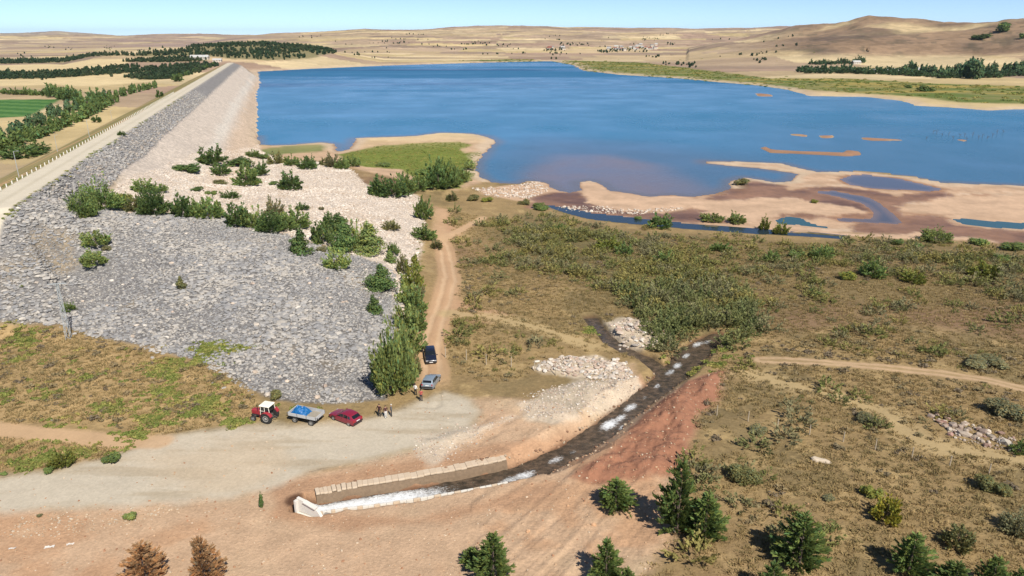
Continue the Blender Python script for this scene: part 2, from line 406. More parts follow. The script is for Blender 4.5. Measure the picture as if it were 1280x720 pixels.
def ground_height(x, y):
    x = np.asarray(x, float); y = np.asarray(y, float)
    shp = x.shape
    x = x.ravel(); y = y.ravel()
    z = H0(x, y)
    r = np.hypot(x, y)
    X = x * DAM_P[0] + y * DAM_P[1]; s = x * DAM_D[0] + y * DAM_D[1]
    m = r < 420
    near = np.zeros_like(z)
    near[m] = 0.10 * fbm(x[m], y[m], 9, 4, 3) + 0.16 * fbm(x[m], y[m], 31, 2, 9)
    crest = sstep(-59, -56.5, X) * (1 - sstep(-49.8, -48, X)) * sstep(120, 150, s) * (1 - sstep(1010, 1040, s))
    road = sstep(-1.0, 1.5, sdpoly(GRAVEL, x, y, 6))
    z = z + near * (1 - crest) * (1 - 0.75 * road)
    # spoil thrown up beside the cut
    mnd = sdpoly(REDSOIL, x, y, 4)
    mk = mnd > -2
    if mk.any():
        z[mk] += sstep(-0.6, 2.2, mnd[mk]) * (0.5 + 0.5 * fbm(x[mk], y[mk], 3.0, 5, 5) + .16 * fbm(x[mk], y[mk], .8, 3, 6))
    for q in LIME:
        d = sdpoly(q, x, y, 3)
        mk = d > -2.9
        if mk.any():
            z[mk] += sstep(-0.5, 2, d[mk]) * (0.25 + 0.35 * np.maximum(fbm(x[mk], y[mk], 3, 2, 15), -0.3))
    d, t, _ = sdline(TRACKS[0][0], x, y, 8)
    z -= 0.12 * (1 - sstep(0.2, 0.6, np.abs(d - 0.85))) * (d < 7.9)
    # furrows scraped into the bare soil
    ds = sdpoly(SOIL, x, y, 3); mk = (ds > 0) & (x > -4) & (r < 90)
    if mk.any():
        u_ = x[mk] * .80 - y[mk] * .60 + 1.2 * fbm(x[mk], y[mk], 14, 2, 62); v_ = x[mk] * .60 + y[mk] * .80
        z[mk] += .10 * sstep(0, 1.5, ds[mk]) * fbm(u_, v_ * .10, 1.3, 3, 61) + .05 * fbm(x[mk], y[mk], .9, 3, 63)
    # lake bed and shore
    dl = sdpoly(LAKE, x, y, 400)
    jag = np.clip(r / 260, 0.3, 6) * fbm(x, y, np.float64(7.0), 3, 44) * 0.8
    dl = dl + jag
    for q in ISLANDS:
        di = sdpoly(q, x, y, 60)
        dl = np.minimum(dl, -di - 0.2 * jag)
    shore = dl > -400 + 60
    z = np.where(dl > 0, np.minimum(z, -0.04 - 0.10 * np.minimum(dl, 40)), z)
    lim = 0.06 + np.maximum(-dl, 0) * np.where((X < -5) & (s > 180) & (s < 1060), 0.8, 0.11)
    low = 0.03 + np.minimum(np.maximum(-dl, 0) * 0.05, 0.35)
    z = np.where((dl <= 0) & shore & (X > -40), np.clip(z, low, np.maximum(lim, low)), z)
    for q, k in POOLS:
        dp = sdpoly(q, x, y, 12) + 0.35 * jag * (k != 'river')
        zz = 0.30 if k != 'river' else 0.95
        if k == 'river':
            mk = dp > -8
            z[mk] = np.where(dp[mk] > 0, zz - 0.06 - 0.2 * np.minimum(dp[mk], 2), np.minimum(z[mk], zz + 0.1 - 0.22 * dp[mk]))
        else:
            mk = dp > -10
            z[mk] = np.where(dp[mk] > 0, zz - 0.05 - 0.06 * np.minimum(dp[mk], 4), np.clip(z[mk], zz + 0.02, np.maximum(zz + 0.05 - 0.06 * dp[mk], zz + 0.03)))
    # the cut of the stream
    for line, zs, hw in ((STREAM, STREAM_Z, STREAM_W), (BROOK, BROOK_Z, None)):
        d, t, side = sdline(line, x, y, 14)
        mk = d < 13.5
        if mk.any():
            tt = t[mk]
            wz = np.interp(tt, np.arange(len(zs)), zs)
            w = np.interp(tt, np.arange(len(zs)), hw) if hw is not None else BROOK_W
            w = w + 0.22 * fbm(x[mk], y[mk], 1.8, 3, 21)
            dd = d[mk] - w
            steep = np.where(tt < 7.2, 1.1, 0.75)
            cut = np.where(dd < 0, wz - 0.12 - 0.25 * np.clip(-dd, 0, 1), wz + dd * steep)
            ends = (tt <= 0.001) & (hw is not None)
            cut = np.where(ends, 99, cut)
            z[mk] = np.minimum(z[mk], cut)
    return z.reshape(shp)


def gz(x, y):
    return float(ground_height(np.array([x]), np.array([y]))[0])


def farm(x, y):
    """patchwork of fields: colour per point"""
    wx = x + 60 * fbm(x, y, 420, 3, 81); wy = y + 60 * fbm(x, y, 420, 3, 82)
    big = np.floor(wx / 900) * 7 + np.floor(wy / 1100) * 13
    ang = hash2(np.floor(wx / 900), np.floor(wy / 1100), 5) * 1.2 - 0.6
    u = wx * np.cos(ang) - wy * np.sin(ang); v = wx * np.sin(ang) + wy * np.cos(ang)
    iu = np.floor(u / 330 + hash2(np.floor(v / 120), big, 3) * 3); iv = np.floor(v / 120)
    h = hash2(iu, iv, 11)[:, None]; h2 = hash2(iu, iv, 12)[:, None]
    pal = np.stack([S(226, 203, 158), S(205, 180, 140), S(190, 165, 135), S(168, 145, 122), S(214, 190, 140), S(180, 152, 128)])
    k = np.clip((h[:, 0] * 6).astype(int), 0, 5)
    return pal[k] * (0.9 + 0.2 * h2)


def mix(c, col, m):
    return c + (np.asarray(col) - c) * m[:, None]


NAMES = ['ground', 'gravel_road', 'dirt_track', 'crest_road', 'riprap_slope', 'pale_stone_slope', 'sand_flat', 'mud_flat', 'hills',
         'shore_meadow', 'farmland', 'dam_grass_slope', 'scrubland', 'red_soil_bank', 'green_field']


def ground_colour(x, y, z):
    """albedo and zone of each ground point"""
    r = np.hypot(x, y)
    X = x * DAM_P[0] + y * DAM_P[1]; s = x * DAM_D[0] + y * DAM_D[1]
    n1 = fbm(x, y, 3.0, 4, 101); n2 = fbm(x, y, 14, 4, 102); n3 = fbm(x, y, 60, 3, 103)
    px = np.maximum(r / 900, 0.05)
    zone = np.full(x.shape, 0)
    # dry grassland is what the rest lies on
    c = mix(np.tile(S(170, 144, 101), (len(x), 1)), S(147, 128, 90), sstep(-0.1, 0.7, n2))
    c = mix(c, S(190, 163, 115), sstep(0.15, 0.8, n1 + 0.5 * n3))
    c = mix(c, S(148, 120, 92), sstep(0.2, 0.9, n3 - 0.3 * n2))
    zone[:] = 12

    def lay(poly, col, soft, wob, zid=None, k=1.0, margin=60):
        nonlocal c
        d = sdpoly(poly, x, y, margin)
        if wob:
            d = d + wob * (0.6 * n1 + 0.6 * n2)
        m = sstep(-soft, soft, d) * k
        if (m > 0).any():
            c = mix(c, col, m)
            if zid is not None:
                zone[(m > 0.5 * k)] = zid
        return m

    lay(SCRUB, S(146, 126, 88), 5, 3)
    lay(SCRUB2, S(126, 114, 78), 5, 3)
    lay(SOIL, S(214, 180, 146), 1.2, 1.0, 0)
    mm = sdpoly(SOIL, x, y, 3)
    c = mix(c, S(214, 190, 155), sstep(-.2, 1, mm) * sstep(0.0, 0.8, n2 + n3 * .6) * 0.8)
    c = mix(c, S(206, 162, 124), sstep(-.2, 1, mm) * sstep(0.1, 0.7, -n2 + .5 * n1) * 0.7)
    lay(PINK, S(205, 165, 128), 1.5, 1.0, 2)
    lay(LGRASS, S(194, 164, 116), 1.5, 1.5, 12)
    lay(LGRASS2, S(188, 155, 110), 1.0, 1.0, 12)
    lay(BANK, S(198, 158, 124), 0.9, 0.9, 0)
    lay(REDSOIL, S(174, 124, 97), 0.8, 0.9, 13)
    lay(GRAVEL, S(212, 199, 176), 1.2, 0.9, 1)
    gm = sstep(-.5, 1.5, sdpoly(GRAVEL, x, y, 4))
    streak = fbm(x * .35 + y * .1, y * 2.2, 3.0, 4, 120)
    c = mix(c, S(196, 180, 154), gm * sstep(0.0, 0.7, streak))
    c = mix(c, S(215, 194, 164), gm * sstep(0.1, 0.8, n2 - .2) * .7)
    for q, w, kind in TRACKS:
        d, t, side = sdline(q, x, y, 12)
        d = d + 0.25 * n1
        if kind == 'rut':
            m = (1 - sstep(w * 0.8, w * 1.25, d))
            c = mix(c, S(208, 170, 132) if q is TRACKS[0][0] else S(184, 156, 114), m * .7 * (1 - (q is TRACKS[0][0]) * (1 - sstep(.4, 1.6, t))))
            mr = (1 - sstep(0.15, 0.6, np.abs(d - w * 0.42))) * .8 * (1 - (q is TRACKS[0][0]) * (1 - sstep(.6, 2.0, t)))
            c = mix(c, S(222, 188, 150), mr * m)
        elif kind == 'straw':
            m = (1 - sstep(w * 0.5, w * 1.5, d)) * .8
            c = mix(c, S(206, 180, 132), m)
        else:
            m = (1 - sstep(w * 0.6, w * 1.3, d)) * (0.9 if kind == 'plain' else 0.5)
            c = mix(c, S(216, 180, 140), m)
        zone[(m > 0.45) & ~((q is TRACKS[0][0]) & (t < 1.2))] = 2
    for q in LIME:
        lay(q, S(222, 206, 182), 0.8, 1.6, None, .75)
    # sand, mud and spit
    lay(SPIT, S(214, 180, 146), 2, 1, 6)
    lay(MEADOW, S(128, 138, 62), 1.5, 2.0, 9)
    mdw = sstep(-1, 3, sdpoly(MEADOW, x, y, 5))
    c = mix(c, S(176, 156, 78), mdw * sstep(0.1, 0.9, -n3 + n2 * .6))
    lay(MEADOW2, S(120, 132, 76), 1.2, 1.2, 9)
    lay(SAND, S(212, 178, 146), 1.5, 1.0, 6)
    sm = sstep(-1, 3, sdpoly(SAND, x, y, 5))
    c = mix(c, S(228, 200, 170), sm * sstep(0.1, .8, fbm(x * .4, y * 1.6, 9, 4, 140)))
    c = mix(c, S(182, 142, 112), sm * sstep(.15, .7, fbm(x * .35, y * 1.5, 7, 4, 141)) * .8)
    lay(MUD, S(160, 122, 96), 2.0, 4.0, 7)
    mudm = sstep(-2, 3, sdpoly(MUD, x, y, 8))
    c = mix(c, S(124, 94, 80), mudm * sstep(.0, .7, fbm(x * .5, y * 1.3, 16, 4, 145)))
    for q in SAND2:
        lay(q, S(218, 184, 152), 1.6, 3.6, 6)
    # dam
    indam = (s > 100) & (s < 1075) & (X > -130) & (X < 25)
    st = sstep(140, 165, s) * (1 - sstep(1020, 1060, s))
    lay(GREY, S(142, 138, 134), 0.7, 1.0, 4)
    gm2 = sstep(0, 4, sdpoly(GREY, x, y, 6))
    c = mix(c, S(176, 156, 124), gm2 * sstep(.35, .9, n2 + .5 * n3) * .7)
    pm = lay(PALE, S(222, 206, 188), 1.0, 1.0, 5)
    e = 0.5 * n1
    upf = sstep(-50.0, -49.4, X + .3 * e) * st * (1 - sstep(-14, -9, X)) * sstep(190, 215, s)
    c = mix(c, S(222, 206, 188), upf); zone[upf > .5] = 5
    c = mix(c, S(222, 194, 164), upf * sstep(-26, -20, X + 2 * n2) * .8)
    c = mix(c, S(234, 224, 208), upf * sstep(.45, 1, 1 - np.abs(X + 27) / 6 + .3 * n2) * .7)
    gb = st * sstep(-50.2, -49.6, X + .3 * e) * (1 - sstep(-41.7, -40.8, X + e))
    c = mix(c, S(154, 149, 144), gb); zone[gb > .5] = 4
    dn = sstep(-112, -104, X + 3 * n2) * (1 - sstep(-57.2, -56.6, X)) * sstep(120, 150, s) * (1 - sstep(1010, 1060, s))
    c = mix(c, S(166, 150, 100), dn)
    c = mix(c, S(140, 136, 84), dn * sstep(-0.1, .7, n2 + .3 * n3)); c = mix(c, S(200, 164, 118), dn * sstep(.2, .9, -n2 + n3))
    zone[dn > .5] = 11
    cr = sstep(-57.3, -56.6, X + .3 * e) * (1 - sstep(-49.9, -49.3, X + .3 * e)) * sstep(110, 125, s) * (1 - sstep(1040, 1060, s))
    c = mix(c, S(228, 216, 192), cr); zone[cr > .5] = 3
    c = mix(c, S(206, 194, 168), cr * (1 - sstep(0.2, .8, np.abs(X + 53.1))) * .6)
    # downstream plain, farmland, hills
    left = sstep(-112, -104, -0 + (-X - 218)) if False else (1 - sstep(-112, -104, X + 3 * n2)) * sstep(150, 200, s)
    right = sstep(330, 420, r) * sstep(-20, 0, X)
    ff = np.clip(np.maximum(left, right), 0, 1)
    fend = sstep(1040, 1100, s)
    ff = np.maximum(ff, fend)
    mk = ff > 0
    fc = farm(x, y)
    fc = fc * (1 + 0.12 * n3 + 0.1 * fbm(x, y, 300, 3, 150))[:, None]
    c = np.where(mk[:, None], c + (fc - c) * ff[:, None], c); zone[ff > .5] = 10
    hz = sstep(8, 24, z) * (r > 1100)
    u = 640 + 952.8 * x / np.maximum(y, 1)
    rocky = hz * sstep(900, 1020, u) * (1 - sstep(2600, 3400, r))
    hc = mix(np.tile(S(158, 131, 104), (len(x), 1)), S(120, 101, 85), sstep(-.2, .6, fbm(x, y, 150, 6, 160)))
    hc = mix(hc, S(100, 90, 72), sstep(.25, .6, fbm(x, y, 34, 4, 162)) * .7)
    hc = mix(hc, S(208, 184, 140), sstep(.55, .9, fbm(x * .6, y, 260, 3, 161)))
    c = c + (hc - c) * (rocky * .95)[:, None]
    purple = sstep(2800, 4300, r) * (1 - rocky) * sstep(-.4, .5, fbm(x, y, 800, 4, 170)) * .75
    c = mix(c, S(172, 146, 132), purple)  # purple of distant haze painted into the ground colour
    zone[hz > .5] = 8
    lay(GREENSHORE, S(140, 138, 82), 10, 6, 9)
    gs = sstep(-8, 12, sdpoly(GREENSHORE, x, y, 30))
    band = fbm(x * .5, y * 2.2, 60, 4, 180)
    c = mix(c, S(108, 124, 58), gs * sstep(.0, .5, band)); c = mix(c, S(176, 156, 84), gs * sstep(.1, .6, -band))
    for q in STRAW:
        lay(q, S(232, 208, 158), 5, 3, 10)
    lay(GREENFIELD, S(74, 120, 56), 3, 0, 14)
    gf = sstep(-1, 3, sdpoly(GREENFIELD, x, y, 10))
    c = mix(c, S(104, 142, 74), gf * (1 - sstep(.15, .3, np.abs(((x * .35 + y) / 26) % 1 - .5))))
    for q in PLANT:
        lay(q, S(150, 140, 100), 8, 4, 10)
    flat_ = ((zone == 6) | (zone == 7)) & (r < 420)
    c = np.where(flat_[:, None], c * (1 + .13 * fbm(x * .45, y * 1.6, 5, 4, 190) + .08 * n1)[:, None], c)
    # wet or bare edge of the lake
    dl = sdpoly(LAKE, x, y, 60)
    edge = (1 - sstep(2, np.clip(r * .022, 4, 30), -dl + 2.5 * n2)) * (dl < 0) * (r > 260) * ((X > -5) | (s > 1050))
    c = mix(c, S(218, 194, 164), edge * .9)
    for q in ISLANDS:
        lay(q, S(176, 136, 108), 1.5, 0, 6)
    c = mix(c, S(150, 112, 88), (1 - sstep(.02, .16, z)) * (r < 420) * ((dl > -25)) * .75)
    # banks wetted by the stream
    d, t, side = sdline(STREAM, x, y, 12)
    w = np.interp(t, np.arange(len(STREAM_W)), STREAM_W)
    wet = (1 - sstep(w - .2, w + .5, d)) * (d < 11)
    c = mix(c, S(112, 82, 62), wet)
    d, t, side = sdline(BROOK, x, y, 12)
    c = mix(c, S(104, 82, 62), (1 - sstep(.6, 1.9, d)))
    for q, k in POOLS:
        dp = sdpoly(q, x, y, 8)
        if k == 'river':
            c = mix(c, S(96, 92, 62), sstep(-1.5, -.2, dp + .5 * n1))
        elif k == 'pool':
            c = mix(c, S(168, 128, 100), sstep(-3, 0, dp + .8 * n1))
    return np.clip(c, 0.01, 0.8), zone


# ------------------------------------------------------------------ materials
def nodes_of(name):
    m = bpy.data.materials.new(name)
    m.use_nodes = True
    nt = m.node_tree
    b = nt.nodes["Principled BSDF"]
    return m, nt, b


def N(nt, kind, **kw):
    n = nt.nodes.new(kind)
    for k, v in kw.items():
        if k in n.inputs:
            n.inputs[k].default_value = v
        else:
            setattr(n, k, v)
    return n


def plain(name, col, rough=0.7, metal=0.0, spec=0.5, vary=0.10, scale=6.0, bump=0.0, coat=0.0):
    """one colour with a little uneven tone"""
    m, nt, b = nodes_of(name)
    tc = N(nt, "ShaderNodeNewGeometry")
    nz = N(nt, "ShaderNodeTexNoise", Scale=scale, Detail=5.0, Roughness=0.6)
    nt.links.new(tc.outputs["Position"], nz.inputs["Vector"])
    mr = N(nt, "ShaderNodeMapRange")
    mr.inputs["To Min"].default_value = 1 - vary
    mr.inputs["To Max"].default_value = 1 + vary
    nt.links.new(nz.outputs["Fac"], mr.inputs["Value"])
    mx = N(nt, "ShaderNodeVectorMath", operation='SCALE')
    mx.inputs[0].default_value = tuple(col)[:3]
    nt.links.new(mr.outputs[0], mx.inputs["Scale"])
    nt.links.new(mx.outputs[0], b.inputs["Base Color"])
    b.inputs["Roughness"].default_value = rough
    b.inputs["Metallic"].default_value = metal
    b.inputs["Specular IOR Level"].default_value = spec
    b.inputs["Coat Weight"].default_value = coat
    if bump:
        bp = N(nt, "ShaderNodeBump", Strength=bump, Distance=0.05)
        nt.links.new(nz.outputs["Fac"], bp.inputs["Height"])
        nt.links.new(bp.outputs[0], b.inputs["Normal"])
    return m


def ground_mat(name, fine, contrast, bump, speck=0.0, speck_scale=2.0, rough=0.95):
    """ground colour carried by the surface, broken up by grit, clods and stones"""
    m, nt, b = nodes_of(name)
    geo = N(nt, "ShaderNodeNewGeometry")
    att = N(nt, "ShaderNodeAttribute", attribute_name="tone")
    n1 = N(nt, "ShaderNodeTexNoise", Scale=fine, Detail=6.0, Roughness=0.7)
    n2 = N(nt, "ShaderNodeTexNoise", Scale=fine * 0.13, Detail=4.0, Roughness=0.6)
    for n in (n1, n2):
        nt.links.new(geo.outputs["Position"], n.inputs["Vector"])
    ad = N(nt, "ShaderNodeMath", operation='ADD')
    nt.links.new(n1.outputs["Fac"], ad.inputs[0]); nt.links.new(n2.outputs["Fac"], ad.inputs[1])
    mr = N(nt, "ShaderNodeMapRange")
    mr.inputs["From Min"].default_value = 0.55; mr.inputs["From Max"].default_value = 1.45
    mr.inputs["To Min"].default_value = 1 - contrast; mr.inputs["To Max"].default_value = 1 + contrast
    nt.links.new(ad.outputs[0], mr.inputs["Value"])
    sc = N(nt, "ShaderNodeVectorMath", operation='SCALE')
    nt.links.new(att.outputs["Color"], sc.inputs[0]); nt.links.new(mr.outputs[0], sc.inputs["Scale"])
    out = sc.outputs[0]
    if speck:
        vo = N(nt, "ShaderNodeTexVoronoi", Scale=speck_scale)
        nt.links.new(geo.outputs["Position"], vo.inputs["Vector"])
        r2 = N(nt, "ShaderNodeMapRange")
        r2.inputs["To Min"].default_value = 1 - speck; r2.inputs["To Max"].default_value = 1 + speck
        sx = N(nt, "ShaderNodeSeparateColor")
        nt.links.new(vo.outputs["Color"], sx.inputs[0])
        nt.links.new(sx.outputs[0], r2.inputs["Value"])
        s2 = N(nt, "ShaderNodeVectorMath", operation='SCALE')
        nt.links.new(out, s2.inputs[0]); nt.links.new(r2.outputs[0], s2.inputs["Scale"])
        out = s2.outputs[0]
    nt.links.new(out, b.inputs["Base Color"])
    b.inputs["Roughness"].default_value = rough
    b.inputs["Specular IOR Level"].default_value = 0.15
    if bump:
        bp = N(nt, "ShaderNodeBump", Strength=bump, Distance=0.25)
        nt.links.new(n1.outputs["Fac"], bp.inputs["Height"])
        nt.links.new(bp.outputs[0], b.inputs["Normal"])
    return m


GM = {
    'ground': ground_mat("soil", 3.4, .26, .5, .09, 5.0), 'gravel_road': ground_mat("gravel", 3.0, .12, .2, .06, 4.0),
    'dirt_track': ground_mat("track_dirt", 2.2, .16, .3), 'crest_road': ground_mat("crest_gravel", 2.5, .12, .2),
    'riprap_slope': ground_mat("grey_rubble", 1.9, .30, .8, .30, 1.9), 'pale_stone_slope': ground_mat("pale_rubble", 1.8, .22, .6, .22, 1.6),
    'sand_flat': ground_mat("sand", .9, .22, .3), 'mud_flat': ground_mat("mud", .6, .34, .3, rough=.5), 'hills': ground_mat("hill_soil", .055, .48, .0, .14, .05),
    'shore_meadow': ground_mat("meadow", .6, .25, .5), 'farmland': ground_mat("field_soil", .10, .26, .0), 'dam_grass_slope': ground_mat("slope_grass", .8, .3, .5),
    'scrubland': ground_mat("dry_grass", 1.6, .34, .7, .08, 2.5), 'red_soil_bank': ground_mat("red_soil", 2.0, .25, .7), 'green_field': ground_mat("crop", .4, .12, .2)}


def tag(o, label=None, cat=None, group=None, kind=None):
    if label: o["label"] = label
    if cat: o["category"] = cat
    if group: o["group"] = group
    if kind: o["kind"] = kind
    return o


def mesh_np(name, verts, faces, mat=None, attrs=None, smooth=False):
    """verts (n,3), faces (m,k) arrays -> mesh datablock"""
    me = bpy.data.meshes.new(name)
    verts = np.asarray(verts, np.float32); faces = np.asarray(faces, np.int32)
    k = faces.shape[1]
    me.vertices.add(len(verts)); me.vertices.foreach_set("co", verts.ravel())
    me.loops.add(faces.size); me.loops.foreach_set("vertex_index", faces.ravel())
    me.polygons.add(len(faces))
    me.polygons.foreach_set("loop_start", np.arange(0, faces.size, k, dtype=np.int32))
    me.polygons.foreach_set("loop_total", np.full(len(faces), k, np.int32))
    me.polygons.foreach_set("use_smooth", np.full(len(faces), bool(smooth)))
    if attrs:
        for a, v in attrs.items():
            v = np.asarray(v, np.float32)
            if v.ndim == 2:
                at_ = me.attributes.new(a, 'FLOAT_COLOR', 'POINT')
                at_.data.foreach_set("color", np.concatenate([v, np.ones((len(v), 1), np.float32)], 1).ravel())
            else:
                at_ = me.attributes.new(a, 'FLOAT', 'POINT')
                at_.data.foreach_set("value", v)
    me.update(calc_edges=True)
    if mat:
        me.materials.append(mat)
    return me


def add(name, me, parent=None, loc=None):
    o = bpy.data.objects.new(name, me)
    COL.objects.link(o)
    if parent is not None: o.parent = parent
    if loc is not None: o.location = loc
    return o


# ------------------------------------------------------------------ ground sheet (finer near the viewer, reaching the horizon)
def rows():
    r = 26.0; out = [r]
    while r < 24000:
        h = 43.0
        dr = min(0.00150 * (r * r + h * h) / h, r * 0.0125)
        r += dr; out.append(r)
    return np.array(out)


def cols():
    inner = np.arange(-43, 43.001, 0.112)
    outer = np.linspace(1, 26, 26)
    return np.radians(np.concatenate([(-43 - outer)[::-1], inner, 43 + outer]))


RR, AA = rows(), cols()
nr, nc = len(RR), len(AA)
gx = (RR[:, None] * np.sin(AA)[None]).ravel(); gy = (RR[:, None] * np.cos(AA)[None]).ravel()
gzv = ground_height(gx, gy)
gcol, gzone = ground_colour(gx, gy, gzv)
ii = (np.arange(nr - 1)[:, None] * nc + np.arange(nc - 1)[None]).ravel()
quads = np.stack([ii, ii + 1, ii + nc + 1, ii + nc], 1)[:, ::-1]
under = (gzv[quads].max(1) < -0.9) & (sdpoly(LAKE, gx[quads[:, 0]], gy[quads[:, 0]], 50) > 5)
LABELS = {'ground': 'bare orange tan soil in the foreground around the stream', 'gravel_road': 'pale gravel road sweeping across the foreground left',
          'dirt_track': 'rutted dirt tracks winding through the dry grass', 'crest_road': 'pale gravel road running along the dam crest',
          'riprap_slope': 'grey rubble slope of the dam facing', 'pale_stone_slope': 'pale stone slope of the dam down to the water',
          'sand_flat': 'tan sandbanks and bare spits at the lake edge', 'mud_flat': 'wet brown mud between the sandbanks',
          'hills': 'brown and straw coloured hills behind the lake', 'shore_meadow': 'green meadow strips along the lake shore',
          'farmland': 'patchwork of straw coloured fields in the distance', 'dam_grass_slope': 'dry grass slope on the far side of the dam crest',
          'scrubland': 'dry brown grassland right of the stream and below the rubble', 'red_soil_bank': 'red earth bank dug up beside the stream',
          'green_field': 'irrigated green crop field beyond the dam'}
fz = gzone[quads[:, 0]]
for k, nm in enumerate(NAMES):
    sel = (fz == k) & ~under
    if not sel.any():
        continue
    q = quads[sel]
    uv, inv = np.unique(q, return_inverse=True)
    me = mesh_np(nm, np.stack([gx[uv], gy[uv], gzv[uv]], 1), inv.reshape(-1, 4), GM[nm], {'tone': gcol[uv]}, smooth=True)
    tag(add(nm, me), LABELS[nm], None, None, 'structure')

# ------------------------------------------------------------------ lake, pools
def water_mat(name, rough, wave, wscale, spec=0.5):
    m, nt, b = nodes_of(name)
    geo = N(nt, "ShaderNodeNewGeometry")
    att = N(nt, "ShaderNodeAttribute", attribute_name="tone")
    ruf = N(nt, "ShaderNodeAttribute", attribute_name="ruffle")
    nt.links.new(att.outputs["Color"], b.inputs["Base Color"])
    mp = N(nt, "ShaderNodeMapping")
    mp.inputs["Scale"].default_value = (wscale, wscale * 1.6, wscale)
    nz = N(nt, "ShaderNodeTexNoise", Scale=1.0, Detail=3.0, Roughness=0.55)
    nt.links.new(geo.outputs["Position"], mp.inputs[0]); nt.links.new(mp.outputs[0], nz.inputs["Vector"])
    bp = N(nt, "ShaderNodeBump", Distance=0.2)
    mul = N(nt, "ShaderNodeMath", operation='MULTIPLY'); mul.inputs[1].default_value = wave
    nt.links.new(ruf.outputs["Fac"], mul.inputs[0])
    nt.links.new(mul.outputs[0], bp.inputs["Strength"])
    nt.links.new(nz.outputs["Fac"], bp.inputs["Height"])
    nt.links.new(bp.outputs[0], b.inputs["Normal"])
    mr = N(nt, "ShaderNodeMapRange")
    mr.inputs["To Min"].default_value = rough * 0.5; mr.inputs["To Max"].default_value = rough * 1.6
    nt.links.new(ruf.outputs["Fac"], mr.inputs["Value"])
    nt.links.new(mr.outputs[0], b.inputs["Roughness"])
    b.inputs["IOR"].default_value = 1.33
    b.inputs["Specular IOR Level"].default_value = spec
    return m


LAKE_MAT = water_mat("lake_water", 0.26, 1.0, 0.5)
POOL_MAT = water_mat("still_water", 0.05, 0.15, 1.5)
lsub = np.arange(0, nr, 1)
dl = sdpoly(LAKE, gx, gy, 60)
inw = (dl > -np.clip(np.hypot(gx, gy) * .02, 3, 40)) & (gzv < 3) & (np.hypot(gx, gy) < 3000)
keep = inw[quads].all(1)
q = quads[keep]
uv, inv = np.unique(q, return_inverse=True)
lx, ly = gx[uv], gy[uv]
lr = np.hypot(lx, ly)
TURBID = PX([(640, 236), (680, 212), (700, 194), (760, 194), (820, 206), (870, 226), (900, 238), (915, 234), (905, 252), (640, 252)], 0)
TURB2 = PX([(600, 250), (620, 180), (680, 170), (820, 178), (960, 200), (1000, 225), (900, 250)], 0)
wn1 = fbm(lx * .35, ly, 60, 4, 200); wn2 = fbm(lx, ly, 25, 4, 201)
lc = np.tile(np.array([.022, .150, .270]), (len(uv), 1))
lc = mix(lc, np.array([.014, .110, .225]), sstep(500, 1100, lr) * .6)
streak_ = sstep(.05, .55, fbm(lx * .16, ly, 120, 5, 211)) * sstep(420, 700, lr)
lc = mix(lc, np.array([.004, .042, .115]), streak_ * (.55 + .45 * sstep(900, 500, 640 + 952 * lx / ly)))  # ruffled lanes: their darker sky reflection is painted into the water colour
lc = mix(lc, np.array([.055, .108, .170]), sstep(-30, 30, sdpoly(TURB2, lx, ly, 40) + 8 * wn1) * .9)
lc = mix(lc, np.array([.185, .135, .135]), sstep(-12, 9, sdpoly(TURBID, lx, ly, 20) + 7 * wn1) * (.72 + .2 * wn2))
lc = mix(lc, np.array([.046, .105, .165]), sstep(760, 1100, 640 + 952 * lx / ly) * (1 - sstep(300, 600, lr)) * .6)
shal = (1 - sstep(.5, 7, sdpoly(LAKE, lx, ly, 20) + 1.0 * wn2))
lc = mix(lc, np.array([.12, .10, .085]), shal * (lr < 420) * .75)
ruf = .35 + .65 * np.maximum(sstep(-.15, .5, fbm(lx * .22, ly * 1.0, 150, 4, 210)) * sstep(350, 750, lr), 0) + .15 * wn2
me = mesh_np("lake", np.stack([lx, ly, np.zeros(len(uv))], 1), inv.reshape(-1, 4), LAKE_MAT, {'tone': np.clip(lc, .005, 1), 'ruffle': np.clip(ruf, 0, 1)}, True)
tag(add("lake", me), "broad blue reservoir lake behind the dam", None, None, 'structure')
PC = {'pool': (.075, .07, .075), 'teal': (.03, .085, .085), 'river': (.020, .034, .045)}
for n_, (q, k) in enumerate(POOLS):
    d = sdpoly(q, gx, gy, 10)
    kq = (d > -2.2)[quads].all(1)
    qq = quads[kq]
    if len(qq) == 0: continue
    uv, inv = np.unique(qq, return_inverse=True)
    zz = 0.30 if k != 'river' else 0.95
    cc = np.tile(np.array(PC[k]), (len(uv), 1))
    if k == 'pool':
        cc = mix(cc, np.array([.17, .115, .085]), 1 - sstep(0, 3.5, d[uv]))
    me = mesh_np("pool", np.stack([gx[uv], gy[uv], np.full(len(uv), zz)], 1), inv.reshape(-1, 4), POOL_MAT, {'tone': cc, 'ruffle': np.full(len(uv), .9 if k == 'river' else .25)}, True)
    nm = 'river_water' if k == 'river' else 'pool_water'
    tag(add(nm, me), ["blue grey pool between the pale sandbanks", "narrow teal pool behind the yellow track", "teal pool at the right edge of the sand", "purple brown shallow channel winding over the mud", "dark narrow river behind the scrub"][n_], None, None, 'structure')
